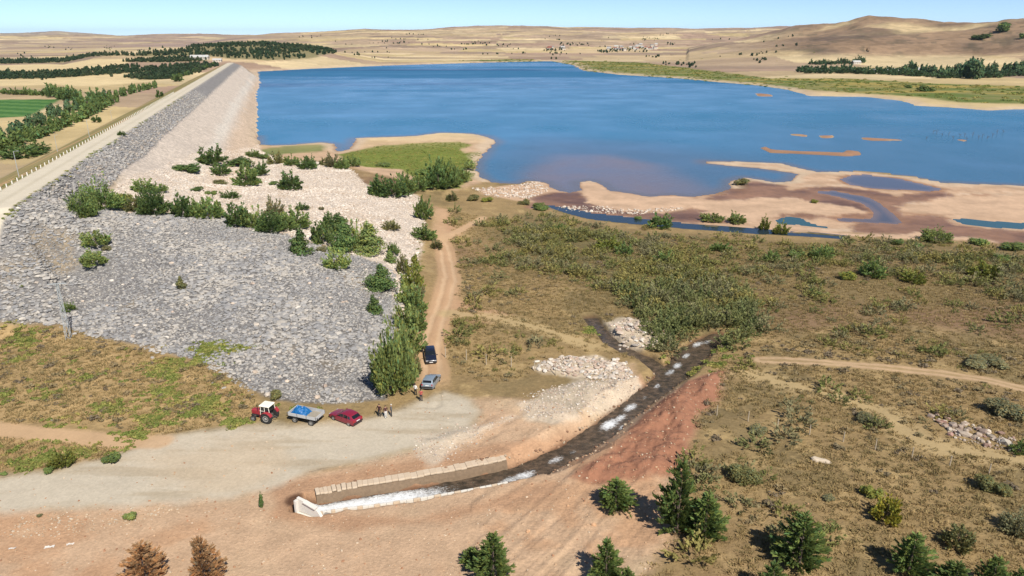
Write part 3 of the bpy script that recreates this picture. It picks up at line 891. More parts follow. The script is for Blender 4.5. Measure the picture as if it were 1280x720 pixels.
# ------------------------------------------------------------------ mesh builder for made things
class MB:
    def __init__(self):
        self.v = []; self.f = []

    def add(self, verts, faces):
        o = len(self.v)
        self.v += [tuple(p) for p in verts]
        self.f += [tuple(i + o for i in f) for f in faces]
        return self

    def box(self, c, s, rz=0.0, M=None, top=1.0):
        hx, hy, hz = s[0] / 2, s[1] / 2, s[2] / 2
        pts = [Vector((x * hx * (top if z > 0 else 1), y * hy * (top if z > 0 else 1), z * hz)) for z in (-1, 1) for y in (-1, 1) for x in (-1, 1)]
        R = M if M is not None else Matrix.Rotation(rz, 3, 'Z')
        pts = [R @ p + Vector(c) for p in pts]
        return self.add(pts, [(0, 2, 3, 1), (4, 5, 7, 6), (0, 1, 5, 4), (2, 6, 7, 3), (0, 4, 6, 2), (1, 3, 7, 5)])

    def cyl(self, p0, p1, r0, r1=None, n=10, caps=True):
        r1 = r0 if r1 is None else r1
        p0 = Vector(p0); p1 = Vector(p1)
        a = (p1 - p0).normalized()
        u = a.orthogonal().normalized(); w = a.cross(u)
        pts = [p0 + (u * math.cos(t) + w * math.sin(t)) * r0 for t in [2 * math.pi * i / n for i in range(n)]]
        pts += [p1 + (u * math.cos(t) + w * math.sin(t)) * r1 for t in [2 * math.pi * i / n for i in range(n)]]
        fs = [(i, (i + 1) % n, n + (i + 1) % n, n + i) for i in range(n)]
        if caps:
            fs += [tuple(range(n))[::-1], tuple(range(n, 2 * n))]
        return self.add(pts, fs)

    def loft(self, rings, caps=True, closed=True):
        n = len(rings[0]); o = []
        for r in rings: o += list(r)
        fs = []
        for k in range(len(rings) - 1):
            for i in range(n if closed else n - 1):
                j = (i + 1) % n
                fs.append((k * n + i, k * n + j, (k + 1) * n + j, (k + 1) * n + i))
        if caps:
            fs += [tuple(range(n))[::-1], tuple(range((len(rings) - 1) * n, len(rings) * n))]
        return self.add(o, fs)

    def build(self, name, mat, parent=None, bevel=0.0, smooth=False, loc=None):
        me = bpy.data.meshes.new(name)
        me.from_pydata(self.v, [], self.f)
        bm = bmesh.new(); bm.from_mesh(me)
        bmesh.ops.recalc_face_normals(bm, faces=bm.faces)
        bm.to_mesh(me); bm.free()
        me.materials.append(mat)
        if smooth:
            me.polygons.foreach_set("use_smooth", np.ones(len(me.polygons), bool))
            me.set_sharp_from_angle(angle=math.radians(38))
        o = add(name, me, parent, loc)
        if bevel:
            m = o.modifiers.new("bevel", 'BEVEL'); m.width = bevel; m.segments = 2; m.limit_method = 'ANGLE'
        return o


def empty(name, loc, rz=0.0, M=None):
    o = bpy.data.objects.new(name, None)
    o.empty_display_size = 0.3
    COL.objects.link(o)
    if M is not None: o.matrix_world = M
    else:
        o.location = loc; o.rotation_euler = (0, 0, rz)
    return o


def copy_tree(o, parent=None):
    c = o.copy(); COL.objects.link(c); c.parent = parent
    for ch in list(o.children): copy_tree(ch, c)
    return c


ONES = ["", "first", "second", "third", "fourth", "fifth", "sixth", "seventh", "eighth", "ninth", "tenth", "eleventh", "twelfth", "thirteenth",
        "fourteenth", "fifteenth", "sixteenth", "seventeenth", "eighteenth", "nineteenth"]
CARD = ["", "", "twenty", "thirty", "forty", "fifty", "sixty", "seventy", "eighty", "ninety"]


def ordinal(n):
    if n < 20: return ONES[n]
    if n % 10 == 0: return CARD[n // 10][:-1] + "ieth"
    return CARD[n // 10] + "-" + ONES[n % 10]


PENDING = {}


def later(o, look, place, cat, group, px):
    """label written once the whole group is known: look, place, and count from the left"""
    o["category"] = cat; o["group"] = group
    PENDING.setdefault(group, []).append((px, o, look, place))


def write_labels():
    for g, L in PENDING.items():
        by = {}
        for e in sorted(L, key=lambda e: e[0]):
            by.setdefault((e[2], e[3]), []).append(e)
        for (look, place), es in by.items():
            for i, e in enumerate(es):
                if len(es) == 1: e[1]["label"] = f"{look} {place}"
                elif i == 0: e[1]["label"] = f"leftmost {look} {place}"
                elif i == len(es) - 1: e[1]["label"] = f"rightmost {look} {place}"
                else: e[1]["label"] = f"{ordinal(i + 1)} {look} from the left {place}"


# ------------------------------------------------------------------ stones
_ico = []
_t = (1 + 5 ** .5) / 2
for a in (-1, 1):
    for b in (-_t, _t):
        _ico += [(a, b, 0), (0, a, b), (b, 0, a)]
_ico = np.array(_ico, float); _ico /= np.linalg.norm(_ico[0])
_bm = bmesh.new()
for p in _ico: _bm.verts.new(p)
_hull = bmesh.ops.convex_hull(_bm, input=_bm.verts)
_bm.verts.index_update()
ICO_F = np.array([[v.index for v in f.verts] for f in _bm.faces]); _bm.free()


def stones(pos, size, cols, rng, flat=0.6, sink=0.15):
    """joined heap of angular stones"""
    n = len(pos)
    v = np.tile(_ico, (n, 1, 1)) * rng.uniform(.72, 1.2, (n, 12, 1))
    v = np.clip(v, -.66, .66) * 1.15
    v *= np.stack([rng.uniform(.8, 1.35, n), rng.uniform(.65, 1.1, n), rng.uniform(.75, 1.1, n) * flat], 1)[:, None, :]
    tx = rng.normal(0, .35, n); a = rng.uniform(0, 6.283, n)
    c, s_ = np.cos(tx), np.sin(tx)
    y = v[..., 1] * c[:, None] - v[..., 2] * s_[:, None]; z = v[..., 1] * s_[:, None] + v[..., 2] * c[:, None]
    x = v[..., 0]
    ca, sa = np.cos(a)[:, None], np.sin(a)[:, None]
    v = np.stack([x * ca - y * sa, x * sa + y * ca, z], -1) * (size * .5)[:, None, None]
    v += pos[:, None, :]; v[..., 2] += (size * sink)[:, None]
    f = (np.tile(ICO_F, (n, 1, 1)) + (np.arange(n) * 12)[:, None, None]).reshape(-1, 3)
    return v.reshape(-1, 3), f, np.repeat(cols, 12, 0)


def stone_mat(name):
    m, nt, b = nodes_of(name)
    att = N(nt, "ShaderNodeAttribute", attribute_name="tone")
    geo = N(nt, "ShaderNodeNewGeometry")
    nz = N(nt, "ShaderNodeTexNoise", Scale=5.0, Detail=5.0, Roughness=.65)
    nt.links.new(geo.outputs["Position"], nz.inputs["Vector"])
    mr = N(nt, "ShaderNodeMapRange"); mr.inputs["To Min"].default_value = .78; mr.inputs["To Max"].default_value = 1.22
    nt.links.new(nz.outputs["Fac"], mr.inputs["Value"])
    sc = N(nt, "ShaderNodeVectorMath", operation='SCALE')
    nt.links.new(att.outputs["Color"], sc.inputs[0]); nt.links.new(mr.outputs[0], sc.inputs["Scale"])
    nt.links.new(sc.outputs[0], b.inputs["Base Color"])
    b.inputs["Roughness"].default_value = .9; b.inputs["Specular IOR Level"].default_value = .2
    return m


STONE = stone_mat("stone")


def sample(n, poly, rng, margin=0.0, wob=0.0):
    """random ground points inside an outline"""
    p = np.asarray(poly); lo, hi = p.min(0), p.max(0)
    out = []
    tot = 0
    while tot < n:
        q = rng.uniform(lo, hi, (n * 2, 2))
        d = sdpoly(poly, q[:, 0].copy(), q[:, 1].copy(), 10)
        if wob: d = d + wob * fbm(q[:, 0].copy(), q[:, 1].copy(), 6.0, 4, 77) + rng.normal(0, wob * .25, len(d))
        q = q[d > margin]
        out.append(q); tot += len(q)
        if len(q) == 0: break
    q = np.concatenate(out)[:n]
    return q


def heap(name, label, q, lo, hi, pal, rng, kind='stuff', sink=.15, flat=.6, power=2.2, cat='stones'):
    z = ground_height(q[:, 0], q[:, 1])
    pos = np.stack([q[:, 0], q[:, 1], z], 1)
    size = lo + (hi - lo) * rng.random(len(q)) ** power
    pal = np.stack(pal)
    cols = pal[rng.integers(0, len(pal), len(q))] * rng.uniform(.82, 1.15, (len(q), 1))
    v, f, c = stones(pos, size, cols, rng, flat, sink)
    o = add(name, mesh_np(name, v, f, STONE, {'tone': c}))
    return tag(o, label, cat, None, kind)


GREYS = [S(180, 176, 170), S(166, 163, 160), S(188, 182, 174), S(158, 156, 156), S(196, 190, 180), S(172, 167, 160), S(184, 172, 158)]
PALES = [S(230, 216, 198), S(220, 204, 186), S(238, 228, 212), S(212, 190, 170), S(228, 208, 186)]
q = sample(260, GREY, RNG)
heap('white_riprap_stones', 'scattered whitish stones among the grey rubble', q[(q[:, 0] * DAM_P[0] + q[:, 1] * DAM_P[1]) > -49.2], .5, 1.1, PALES, RNG)
sX = RNG.uniform(-49.2, -41.4, 5200); sS = 165 + (RNG.random(5200) ** 1.6) * 330
q = np.stack([DAM_D[0] * sS + DAM_P[0] * sX, DAM_D[1] * sS + DAM_P[1] * sX], 1)
heap('dam_face_stones', 'grey rubble band just below the dam crest road', q, .4, 1.2, GREYS, RNG)
lime = []
for poly, n_, lo_, hi_ in ((LIME[0], 1100, .12, .95), (LIME[1], 2000, .08, .36), (LIME[2], 600, .08, .34), (LIME[3], 340, .25, 1.3)):
    qq = sample(n_, poly, RNG, .1, 1.5)
    nm = {0: ('rubble_heap', 'heap of pale grey boulders beside the stream bend'), 1: ('gravel_spread', 'white gravel spread on the bank left of the rapids'),
          2: ('gravel_patch', 'white gravel patch between the road and the channel'), 3: ('boulder_heap', 'heap of pale boulders below the green thicket')}[[id(l) for l in LIME].index(id(poly))]
    heap(nm[0], nm[1], qq, lo_, hi_, PALES + [S(196, 186, 174), S(206, 180, 160)], RNG, power=3.4, flat=.42)
q = np.concatenate([sample(3600, SOIL, RNG), sample(350, REDSOIL, RNG), sample(300, GRAVEL, RNG)])
dS, _, _ = sdline(STREAM, q[:, 0].copy(), q[:, 1].copy(), 10)
heap('loose_stones', 'loose stones scattered over the bare foreground soil', q[dS > 2.4], .06, .30, [S(222, 200, 172), S(206, 172, 138), S(186, 140, 108)], RNG, power=3)
ROAD_EDGE = PX([(20, 650), (70, 642), (140, 638), (215, 630), (225, 640), (170, 655), (110, 665), (40, 672), (10, 668)])
heap('verge_stones', 'pale rubble along the lower edge of the gravel road', sample(700, ROAD_EDGE, RNG, 0, 1.2), .06, .3, [S(220, 202, 176), S(206, 182, 152), S(196, 170, 140)], RNG, power=2.8)
shoreq = sample(420, PX([(590, 236), (640, 233), (672, 227), (690, 238), (660, 248), (610, 246)]), RNG)
heap('shore_stones', 'pale stones heaped on the point at the near lake shore', shoreq, .4, 1.3, PALES, RNG, power=2)
heap('shore_stone_row', 'row of pale stones along the sand between river and mud', sample(260, PX([(690, 258), (740, 257), (800, 262), (850, 259), (856, 262), (800, 268), (740, 266), (700, 263)]), RNG), .4, 1.2, PALES, RNG, power=2)

# wet stones lining the stream, rubble on the wall
qe = []
for t_ in np.linspace(1.2, 16.5, 520):
    i_ = min(int(t_), len(STREAM) - 2); p0, p1 = STREAM[i_], STREAM[i_ + 1]; d_ = p1 - p0; d_ = d_ / np.hypot(*d_); n_ = np.array([-d_[1], d_[0]])
    c_ = p0 + (p1 - p0) * (t_ - i_); w_ = np.interp(t_, np.arange(len(STREAM_W)), STREAM_W)
    if t_ > 7: qe.append(c_ + n_ * (w_ + RNG.normal(.25, .3)) * RNG.choice([-1, 1]))
    elif RNG.random() < .5: qe.append(c_ + n_ * (w_ + RNG.uniform(.25, 1.5)))
qe = np.array(qe)
heap('stream_stones', 'wet brown stones lining the edges of the stream', qe, .12, .55, [S(150, 116, 92), S(126, 100, 82), S(176, 140, 112), S(196, 176, 150)], RNG, power=2.4)

heap('outcrop_stones', 'broken stones between the rocks of the outcrop at right', sample(260, PX([(1160, 515), (1200, 526), (1240, 538), (1276, 554), (1270, 568), (1222, 557), (1185, 547), (1165, 530)]), RNG, 0, 1.0), .15, .9, [S(206, 188, 168), S(184, 164, 146), S(170, 140, 124), S(220, 206, 188)], RNG, power=2.6)
# the larger boulders one can point at
BOULDER_ME = []
for k in range(5):
    rb = np.random.default_rng(90 + k)
    v, f, c = stones(np.zeros((1, 3)), np.array([2.0]), np.array([[.45, .40, .34]]), rb, .8, .18)
    v = np.round(v * 1.6 + rb.normal(0, .10, v.shape)) / 1.6 * .35 + v * .65
    BOULDER_ME.append((v, f))


def boulder(px, py, w, look, place, group, col=(222, 206, 184), flat=1.0):
    x, y = at(px, py); z = gz(x, y)
    s = w * depth_at(x, y, z) / FPX
    v, f = BOULDER_ME[random.randrange(5)]
    me = mesh_np('boulder', v, f, STONE, {'tone': np.tile(S(*col) * random.uniform(.85, 1.1), (len(v), 1))})
    o = add('boulder', me, None, (x, y, z - .04 * s))
    o.scale = (s * .6, s * .5, s * .45 * flat); o.rotation_euler = (random.uniform(-.2, .2), random.uniform(-.2, .2), random.uniform(0, 6.28))
    if flat < .9:
        ring = [(-1, .1), (-.8, .42), (-.2, .5), (.3, .34), (.75, .30), (1, -.05), (.7, -.38), (.1, -.30), (-.4, -.42), (-.85, -.25)]
        sl = MB().loft([[(a * s * .5 * k_, b * s * .42 * k_, h_ + .05 * math.sin(5 * a)) for a, b in ring] for k_, h_ in ((1.02, -.3), (1.0, .22), (.86, .34))])
        me = mesh_np('boulder', np.array(sl.v), np.array([[f[0], f[1], f[2], f[3]] for f in sl.f if len(f) == 4]), STONE, {'tone': np.tile(S(*col), (len(sl.v), 1))})
        cap = MB().loft([[(a * s * .5 * .86, b * s * .42 * .86, .34 + .05 * math.sin(5 * a)) for a, b in ring], [(a * s * .5 * .3, b * s * .42 * .3, .40) for a, b in ring]])
        bm_ = bmesh.new(); bm_.from_mesh(me); lay_ = bm_.verts.layers.float_color['tone']
        vv = [bm_.verts.new(p) for p in cap.v]
        for v_ in vv: v_[lay_] = tuple(S(*col)) + (1,)
        for f_ in cap.f:
            if f_ != tuple(range(len(ring)))[::-1]: bm_.faces.new([vv[i] for i in f_])
        bmesh.ops.remove_doubles(bm_, verts=bm_.verts, dist=.001); bmesh.ops.recalc_face_normals(bm_, faces=bm_.faces)
        bm_.to_mesh(me); bm_.free()
        o.data = me; o.scale = (1, 1, 1); o.rotation_euler = (.04, .06, -.35)
    later(o, look, place, 'boulder', group, px)


for (a, b, w) in [(835, 422, 9), (776, 432, 7), (745, 446, 6), (728, 449, 7), (737, 450, 6), (702, 447, 8), (760, 455, 7), (772, 460, 7), (667, 461, 7), (752, 449, 6), (786, 463, 6)]:
    boulder(a, b, w, 'pale boulder', 'around the rubble beside the stream', 'boulders beside the stream')
for (a, b, w, c) in [(1164, 521, 8, (214, 190, 172)), (1190, 533, 10, (206, 186, 168)), (1200, 538, 7, (180, 158, 144)), (1188, 544, 8, (216, 176, 158)), (1206, 545, 12, (214, 196, 176)), (1218, 548, 9, (200, 180, 160)),
                     (1228, 541, 9, (190, 168, 150)), (1238, 547, 7, (206, 190, 170)), (1258, 556, 12, (226, 214, 196)), (1266, 562, 7, (190, 176, 160)), (1248, 552, 8, (186, 170, 150)), (1226, 552, 7, (210, 190, 170)), (1178, 528, 6, (170, 130, 116))]:
    boulder(a, b, w * 1.25, 'weathered rock', 'in the outcrop beside the right hand track', 'rocks in the outcrop on the right', tuple(int(v_ * .88) for v_ in c))
boulder(1027, 577, 26, 'flat pale slab of rock', 'lying alone in the dry grass below the fence posts', 'lone rock', (222, 204, 178), .6)
for (a, b, w) in [(853, 571, 7), (656, 574, 4), (641, 582, 4), (742, 656, 8), (660, 664, 6), (710, 632, 4), (490, 600, 4), (688, 567, 4), (1010, 630, 3)]:
    boulder(a, b, w, 'small tan stone', 'lying loose on the soil near the stream', 'loose stones near the stream', (210, 168, 130))

# ------------------------------------------------------------------ stream
def ribbon(name, label, line, zs, hw, foam_spots, cols_n=11, base=(.055, .042, .03)):
    n = len(line); M_ = (n - 1) * 14 + 1
    t = np.linspace(0.35 if name == 'stream_water' else 0, n - 1, M_)
    lx_ = np.interp(t, np.arange(n), line[:, 0]); ly_ = np.interp(t, np.arange(n), line[:, 1]); lz_ = np.interp(t, np.arange(n), zs)
    k = np.ones(9) / 9.0
    for arr in (lx_, ly_):
        p = np.pad(arr, 4, mode='edge'); arr[4:-4] = np.convolve(p, k, 'valid')[4:-4]
    w = np.interp(t, np.arange(n), hw) + .3
    tx = np.gradient(lx_); ty = np.gradient(ly_); L = np.hypot(tx, ty); nx, ny = -ty / L, tx / L
    e = np.linspace(-1, 1, cols_n)
    vx = lx_[:, None] + nx[:, None] * e * w[:, None]; vy = ly_[:, None] + ny[:, None] * e * w[:, None]
    vz = np.repeat(lz_[:, None], cols_n, 1) + .05 * fbm(vx.ravel(), vy.ravel(), .8, 3, 300).reshape(vx.shape)
    foam = np.zeros_like(vx)
    for (fx, fy, rad, amt) in foam_spots:
        gx_, gy_ = at_z(fx, fy, float(np.mean(zs)))
        dx_, dy_ = vx - gx_, vy - gy_
        al = dx_ * (tx / L)[:, None] + dy_ * (ty / L)[:, None]; cr_ = dx_ * nx[:, None] + dy_ * ny[:, None]
        foam = np.maximum(foam, 1.2 * amt * (1 - sstep(.0, 1.1, np.hypot(al / (rad * 1.7), cr_ / (rad * .7)))))
    if name == 'stream_water':
        foam = np.maximum(foam, (1 - sstep(3.3, 6.2, t))[:, None] * (1 - .75 * np.abs(e + .12) ** 3) * .88)
        vz += .10 * foam * (fbm(vx.ravel(), vy.ravel(), .5, 3, 301).reshape(vx.shape) + .4)
    i = (np.arange(M_ - 1)[:, None] * cols_n + np.arange(cols_n - 1)[None]).ravel()
    f = np.stack([i, i + cols_n, i + cols_n + 1, i + 1], 1)
    me = mesh_np(name, np.stack([vx.ravel(), vy.ravel(), vz.ravel()], 1), f, STREAM_MAT, {'foam': foam.ravel()}, True)
    return tag(add(name, me), label, None, None, 'structure')


STREAM_MAT, nt, b = nodes_of("stream_water")
geo = N(nt, "ShaderNodeNewGeometry")
fo = N(nt, "ShaderNodeAttribute", attribute_name="foam")
mp = N(nt, "ShaderNodeMapping"); mp.inputs["Scale"].default_value = (1.1, 1.8, 1.0); mp.inputs["Rotation"].default_value = (0, 0, -.6)
nz = N(nt, "ShaderNodeTexNoise", Scale=2.7, Detail=9.0, Roughness=.82)
nt.links.new(geo.outputs["Position"], mp.inputs[0]); nt.links.new(mp.outputs[0], nz.inputs["Vector"])
su = N(nt, "ShaderNodeMath", operation='ADD'); nt.links.new(fo.outputs["Fac"], su.inputs[0]); k_ = N(nt, "ShaderNodeMapRange"); k_.inputs["To Min"].default_value = -.85; k_.inputs["To Max"].default_value = .85; nt.links.new(nz.outputs["Fac"], k_.inputs["Value"]); nt.links.new(k_.outputs[0], su.inputs[1])
rp = N(nt, "ShaderNodeMapRange"); rp.inputs["From Min"].default_value = .38; rp.inputs["From Max"].default_value = .78
nt.links.new(su.outputs[0], rp.inputs["Value"])
mxc = N(nt, "ShaderNodeMix", data_type='RGBA')
mxc.inputs["B"].default_value = (.80, .82, .82, 1)
n2_ = N(nt, "ShaderNodeTexNoise", Scale=.9, Detail=5.0, Roughness=.65); nt.links.new(mp.outputs[0], n2_.inputs["Vector"])
cr_ = N(nt, "ShaderNodeValToRGB"); e_ = cr_.color_ramp.elements
e_[0].position = .38; e_[0].color = (.040, .034, .024, 1); e_[1].position = .66; e_[1].color = (.150, .105, .070, 1)
nt.links.new(n2_.outputs["Fac"], cr_.inputs[0]); nt.links.new(cr_.outputs[0], mxc.inputs["A"])
nt.links.new(rp.outputs[0], mxc.inputs["Factor"]); nt.links.new(mxc.outputs["Result"], b.inputs["Base Color"])
rr = N(nt, "ShaderNodeMapRange"); rr.inputs["To Min"].default_value = .08; rr.inputs["To Max"].default_value = .6
nt.links.new(rp.outputs[0], rr.inputs["Value"]); nt.links.new(rr.outputs[0], b.inputs["Roughness"])
bp = N(nt, "ShaderNodeBump", Strength=.8, Distance=.25); nt.links.new(nz.outputs["Fac"], bp.inputs["Height"]); nt.links.new(bp.outputs[0], b.inputs["Normal"])
b.inputs["IOR"].default_value = 1.33
ribbon('stream_water', 'rushing stream with white rapids flowing from the concrete outlet', STREAM, STREAM_Z, STREAM_W,
       [(655, 597, 1.8, .62), (695, 576, 1.4, .55), (640, 602, 1.6, .55), (716, 566, 1.0, .4), (762, 530, 2.0, .72), (775, 522, 1.6, .6), (788, 508, 1.6, .62), (778, 533, 1.2, .5), (806, 495, .9, .4), (822, 480, 1.0, .55), (838, 462, 1.5, .55), (847, 453, 1.5, .62), (858, 440, 1.3, .6), (872, 425, 1.6, .6), (884, 422, 1.4, .5)])
ribbon('brook_water', 'dark narrow side brook joining the stream below the boulders', BROOK, BROOK_Z, np.full(len(BROOK), BROOK_W), [(776, 437, 1.0, .3)])

# ------------------------------------------------------------------ concrete outlet and channel walls
CONC = plain('concrete', S(236, 230, 218, .72), .85, vary=.12, scale=2.0, bump=.2)
CONC_D = plain('wet_concrete', S(170, 160, 146), .6, vary=.15, scale=2.5)
MASON = plain('mortared_rubble', S(142, 120, 96), .9, vary=.4, scale=3.2, bump=.8)
COPING = [plain('coping_stone_a', S(226, 204, 176), .9, vary=.14, scale=3, bump=.4), plain('coping_stone_b', S(222, 199, 170), .9, vary=.14, scale=3, bump=.4)]
DARK = plain('painted_pipe_shade', (.01, .01, .012), .9)

a0 = np.array(at(372, 637)); a1 = np.array(at(402, 647))
hd = a1 - a0; hl = float(np.hypot(*hd)); hd /= hl
zb = 5.1
out_ = empty('concrete_outlet', (a0[0], a0[1], zb), math.atan2(hd[1], hd[0]))
tag(out_, 'white concrete culvert outlet where the stream begins', 'culvert')
m = MB(); m.add([(0, 0, 0), (hl, 0, 0), (hl, 0, 1.05), (hl * .82, 0, 1.75), (hl * .25, 0, 2.35), (0, 0, 2.45),
                 (0, .32, 0), (hl, .32, 0), (hl, .32, 1.05), (hl * .82, .32, 1.75), (hl * .25, .32, 2.35), (0, .32, 2.45)],
                [(0, 1, 2, 3, 4, 5), (11, 10, 9, 8, 7, 6), (0, 6, 7, 1), (1, 7, 8, 2), (2, 8, 9, 3), (3, 9, 10, 4), (4, 10, 11, 5), (5, 11, 6, 0)])
m.build('headwall', CONC, out_, .03)
m = MB(); m.box((hl * .12 - .3, -.17, 1.15), (.28, .34, 2.3)); m.build('end_pier', CONC, out_, .03)
m = MB(); m.box((hl * .52, -.20, .86), (hl * .92, .26, .22)); m.build('lower_lip', CONC, out_, .03)
m = MB(); m.box((hl * .55, .06, 2.12), (hl * .5, .5, .14), M=Matrix.Rotation(math.radians(13), 3, 'Y')); m.build('coping', CONC, out_, .02)
m = MB(); m.cyl((hl - .35, .75, .55), (hl + .35, .9, .5), .5, .5, 18); m.build('pipe', CONC_D, out_, .02, True)
m = MB(); m.cyl((hl + .354, .9, .5), (hl + .358, .9, .5), .42, .42, 18); m.build('pipe_mouth_shade', DARK, out_)  # black disc on the closed pipe end, painted shade of its inside

n = len(STREAM)
wall = empty('channel_wall', (float(STREAM[4][0]), float(STREAM[4][1]), 5.0))
tag(wall, 'rough stone retaining wall along the far side of the channel', 'wall')
kerb = empty('channel_kerb', (float(STREAM[4][0]), float(STREAM[4][1]), 5.0))
tag(kerb, 'low pale concrete kerb along the near side of the channel', 'kerb')
ts = np.linspace(1.0, 6.75, 36)
sx = np.interp(ts, np.arange(n), STREAM[:, 0]); sy = np.interp(ts, np.arange(n), STREAM[:, 1])
for arr in (sx, sy):
    p = np.pad(arr, 2, mode='edge'); arr[2:-2] = np.convolve(p, np.ones(5) / 5, 'valid')[2:-2]
tx = np.gradient(sx); ty = np.gradient(sy); L = np.hypot(tx, ty); nx, ny = -ty / L, tx / L
ww = np.interp(ts, np.arange(n), STREAM_W); wz = np.interp(ts, np.arange(n), STREAM_Z)
ox, oy = STREAM[4]
rings = []
for i in range(36):
    def P(off, z): return (sx[i] + nx[i] * off - ox, sy[i] + ny[i] * off - oy, z - 5.0)
    j = random.uniform(-.07, .07)
    rings.append([P(ww[i] - .05 + j, wz[i] - .4), P(ww[i] + .12 + j, wz[i] + .45), P(ww[i] + .30 + j, wz[i] + .98), P(ww[i] + 1.5, wz[i] + 1.04), P(ww[i] + 1.5, wz[i] - .4)])
MB().loft(rings).build('masonry', MASON, wall)
for i in range(35):
    x = (sx[i] + sx[i + 1]) / 2; y = (sy[i] + sy[i + 1]) / 2; d = math.hypot(sx[i + 1] - sx[i], sy[i + 1] - sy[i])
    off = ww[i] + .82 + random.uniform(-.06, .06)
    mb = MB().box((x + nx[i] * off - ox, y + ny[i] * off - oy, wz[i] + 1.12 - 5.0 + random.uniform(-.04, .05)), (d * .995, 1.0 + random.uniform(-.09, .09), .22 + random.uniform(-.03, .03)), math.atan2(ty[i], tx[i]) + random.uniform(-.03, .03))
    mb.build('coping_stone', COPING[i % 2], wall, .05)
ts2 = ts[:33]
for i in range(0, 33):
    off = -(ww[i] + .28)
    d = math.hypot(tx[i], ty[i])
    mb = MB().box((sx[i] + nx[i] * off - ox, sy[i] + ny[i] * off - oy, wz[i] + .38 - 5.0 - .012 * i * .3), (d * .985, .24, 1.1), math.atan2(ty[i], tx[i]))
    mb.build('kerb_block', CONC if i % 3 else COPING[0], kerb, .03)
# ------------------------------------------------------------------ plants
def leaf_mat(name):
    m, nt, b = nodes_of(name)
    att = N(nt, "ShaderNodeAttribute", attribute_name="tone")
    oi = N(nt, "ShaderNodeObjectInfo")
    mr = N(nt, "ShaderNodeMapRange"); mr.inputs["To Min"].default_value = .78; mr.inputs["To Max"].default_value = 1.22
    nt.links.new(oi.outputs["Random"], mr.inputs["Value"])
    sc = N(nt, "ShaderNodeVectorMath", operation='SCALE')
    nt.links.new(att.outputs["Color"], sc.inputs[0]); nt.links.new(mr.outputs[0], sc.inputs["Scale"])
    nt.links.new(sc.outputs[0], b.inputs["Base Color"])
    b.inputs["Roughness"].default_value = .7; b.inputs["Specular IOR Level"].default_value = .2
    tr = N(nt, "ShaderNodeBsdfTranslucent"); nt.links.new(sc.outputs[0], tr.inputs["Color"])
    mx = N(nt, "ShaderNodeMixShader"); mx.inputs[0].default_value = .40
    out = nt.nodes["Material Output"]
    nt.links.new(b.outputs[0], mx.inputs[1]); nt.links.new(tr.outputs[0], mx.inputs[2]); nt.links.new(mx.outputs[0], out.inputs[0])
    return m


LEAF = leaf_mat("foliage")
BARK = plain('bark', (.11, .08, .06), .9, vary=.25, scale=9, bump=.4)


def cards(pos, nrm, size, aspect, rng):
    """leaf sized quads"""
    n = len(pos)
    nrm = nrm / (np.linalg.norm(nrm, axis=1, keepdims=True) + 1e-9)
    r = rng.normal(size=(n, 3)); u = np.cross(nrm, r); u /= np.linalg.norm(u, axis=1, keepdims=True) + 1e-9
    w = np.cross(nrm, u)
    a = u * (size * aspect)[:, None]; b = w * size[:, None]
    v = np.stack([pos - a * .5 - b * .3, pos - a * .1 + b * .7, pos + a * .5 + b * .3, pos + a * .1 - b * .7], 1)
    f = np.arange(n * 4).reshape(n, 4)
    return v.reshape(-1, 3), f


def tones(n, base, rng, spread=.28, hue=.12):
    k = rng.uniform(1 - spread, 1 + spread, (n, 1))
    h = rng.normal(0, hue, n)
    c = np.asarray(base)[None] * k * np.stack([1 + h, np.ones(n), 1 - h], 1)
    return np.repeat(np.clip(c, .004, .6), 4, 0)


def feather(rng, n, leaf, wide=.5, reach=1.25, up=.0):
    """leafy stems fanning out from the base into an uneven dome"""
    ns = max(26, n // 22)
    phi = rng.uniform(0, 6.283, ns); th = np.arccos(1 - rng.random(ns) * .93) * .98
    off = rng.uniform(0, .16, ns)
    lob = 1 + .16 * np.cos(2 * phi + rng.uniform(0, 6)) + .13 * np.cos(3 * phi + 5 * th + rng.uniform(0, 6)) + .10 * np.cos(5 * phi - 3 * th + rng.uniform(0, 6))
    L_ = lob * rng.uniform(.80, 1.10, ns) / np.sqrt((np.sin(th) / wide) ** 2 + (np.cos(th) / .96) ** 2)
    k = rng.integers(0, ns, n)
    t = rng.uniform(.30, 1.0, n) ** .62
    d = np.stack([np.sin(th) * np.cos(phi), np.sin(th) * np.sin(phi), np.cos(th)], 1)[k]
    p = d * (L_[k] * t)[:, None] + np.stack([np.cos(phi[k]) * off[k], np.sin(phi[k]) * off[k], np.zeros(n)], 1) * (1 - t)[:, None]
    p += rng.normal(0, .022, (n, 3)); p[:, 2] = np.maximum(p[:, 2] + .05 * t * np.sin(th[k]), .02)
    ax = d + np.array([0, 0, .55]) + rng.normal(0, .45, (n, 3)); ax /= np.linalg.norm(ax, axis=1, keepdims=True)
    sd_ = np.cross(ax, rng.normal(size=(n, 3))); sd_ /= np.linalg.norm(sd_, axis=1, keepdims=True) + 1e-9
    ln = (leaf * 1.9 * rng.uniform(.6, 1.3, n))[:, None]; wd = (leaf * .52 * rng.uniform(.6, 1.3, n))[:, None]
    v = np.stack([p, p + ax * ln * .5 + sd_ * wd, p + ax * ln, p + ax * ln * .5 - sd_ * wd], 1).reshape(-1, 3)
    v[:, 2] = np.maximum(v[:, 2], .005)
    return v, np.arange(n * 4).reshape(n, 4), rng.uniform(.80, 1.22, ns)[k]


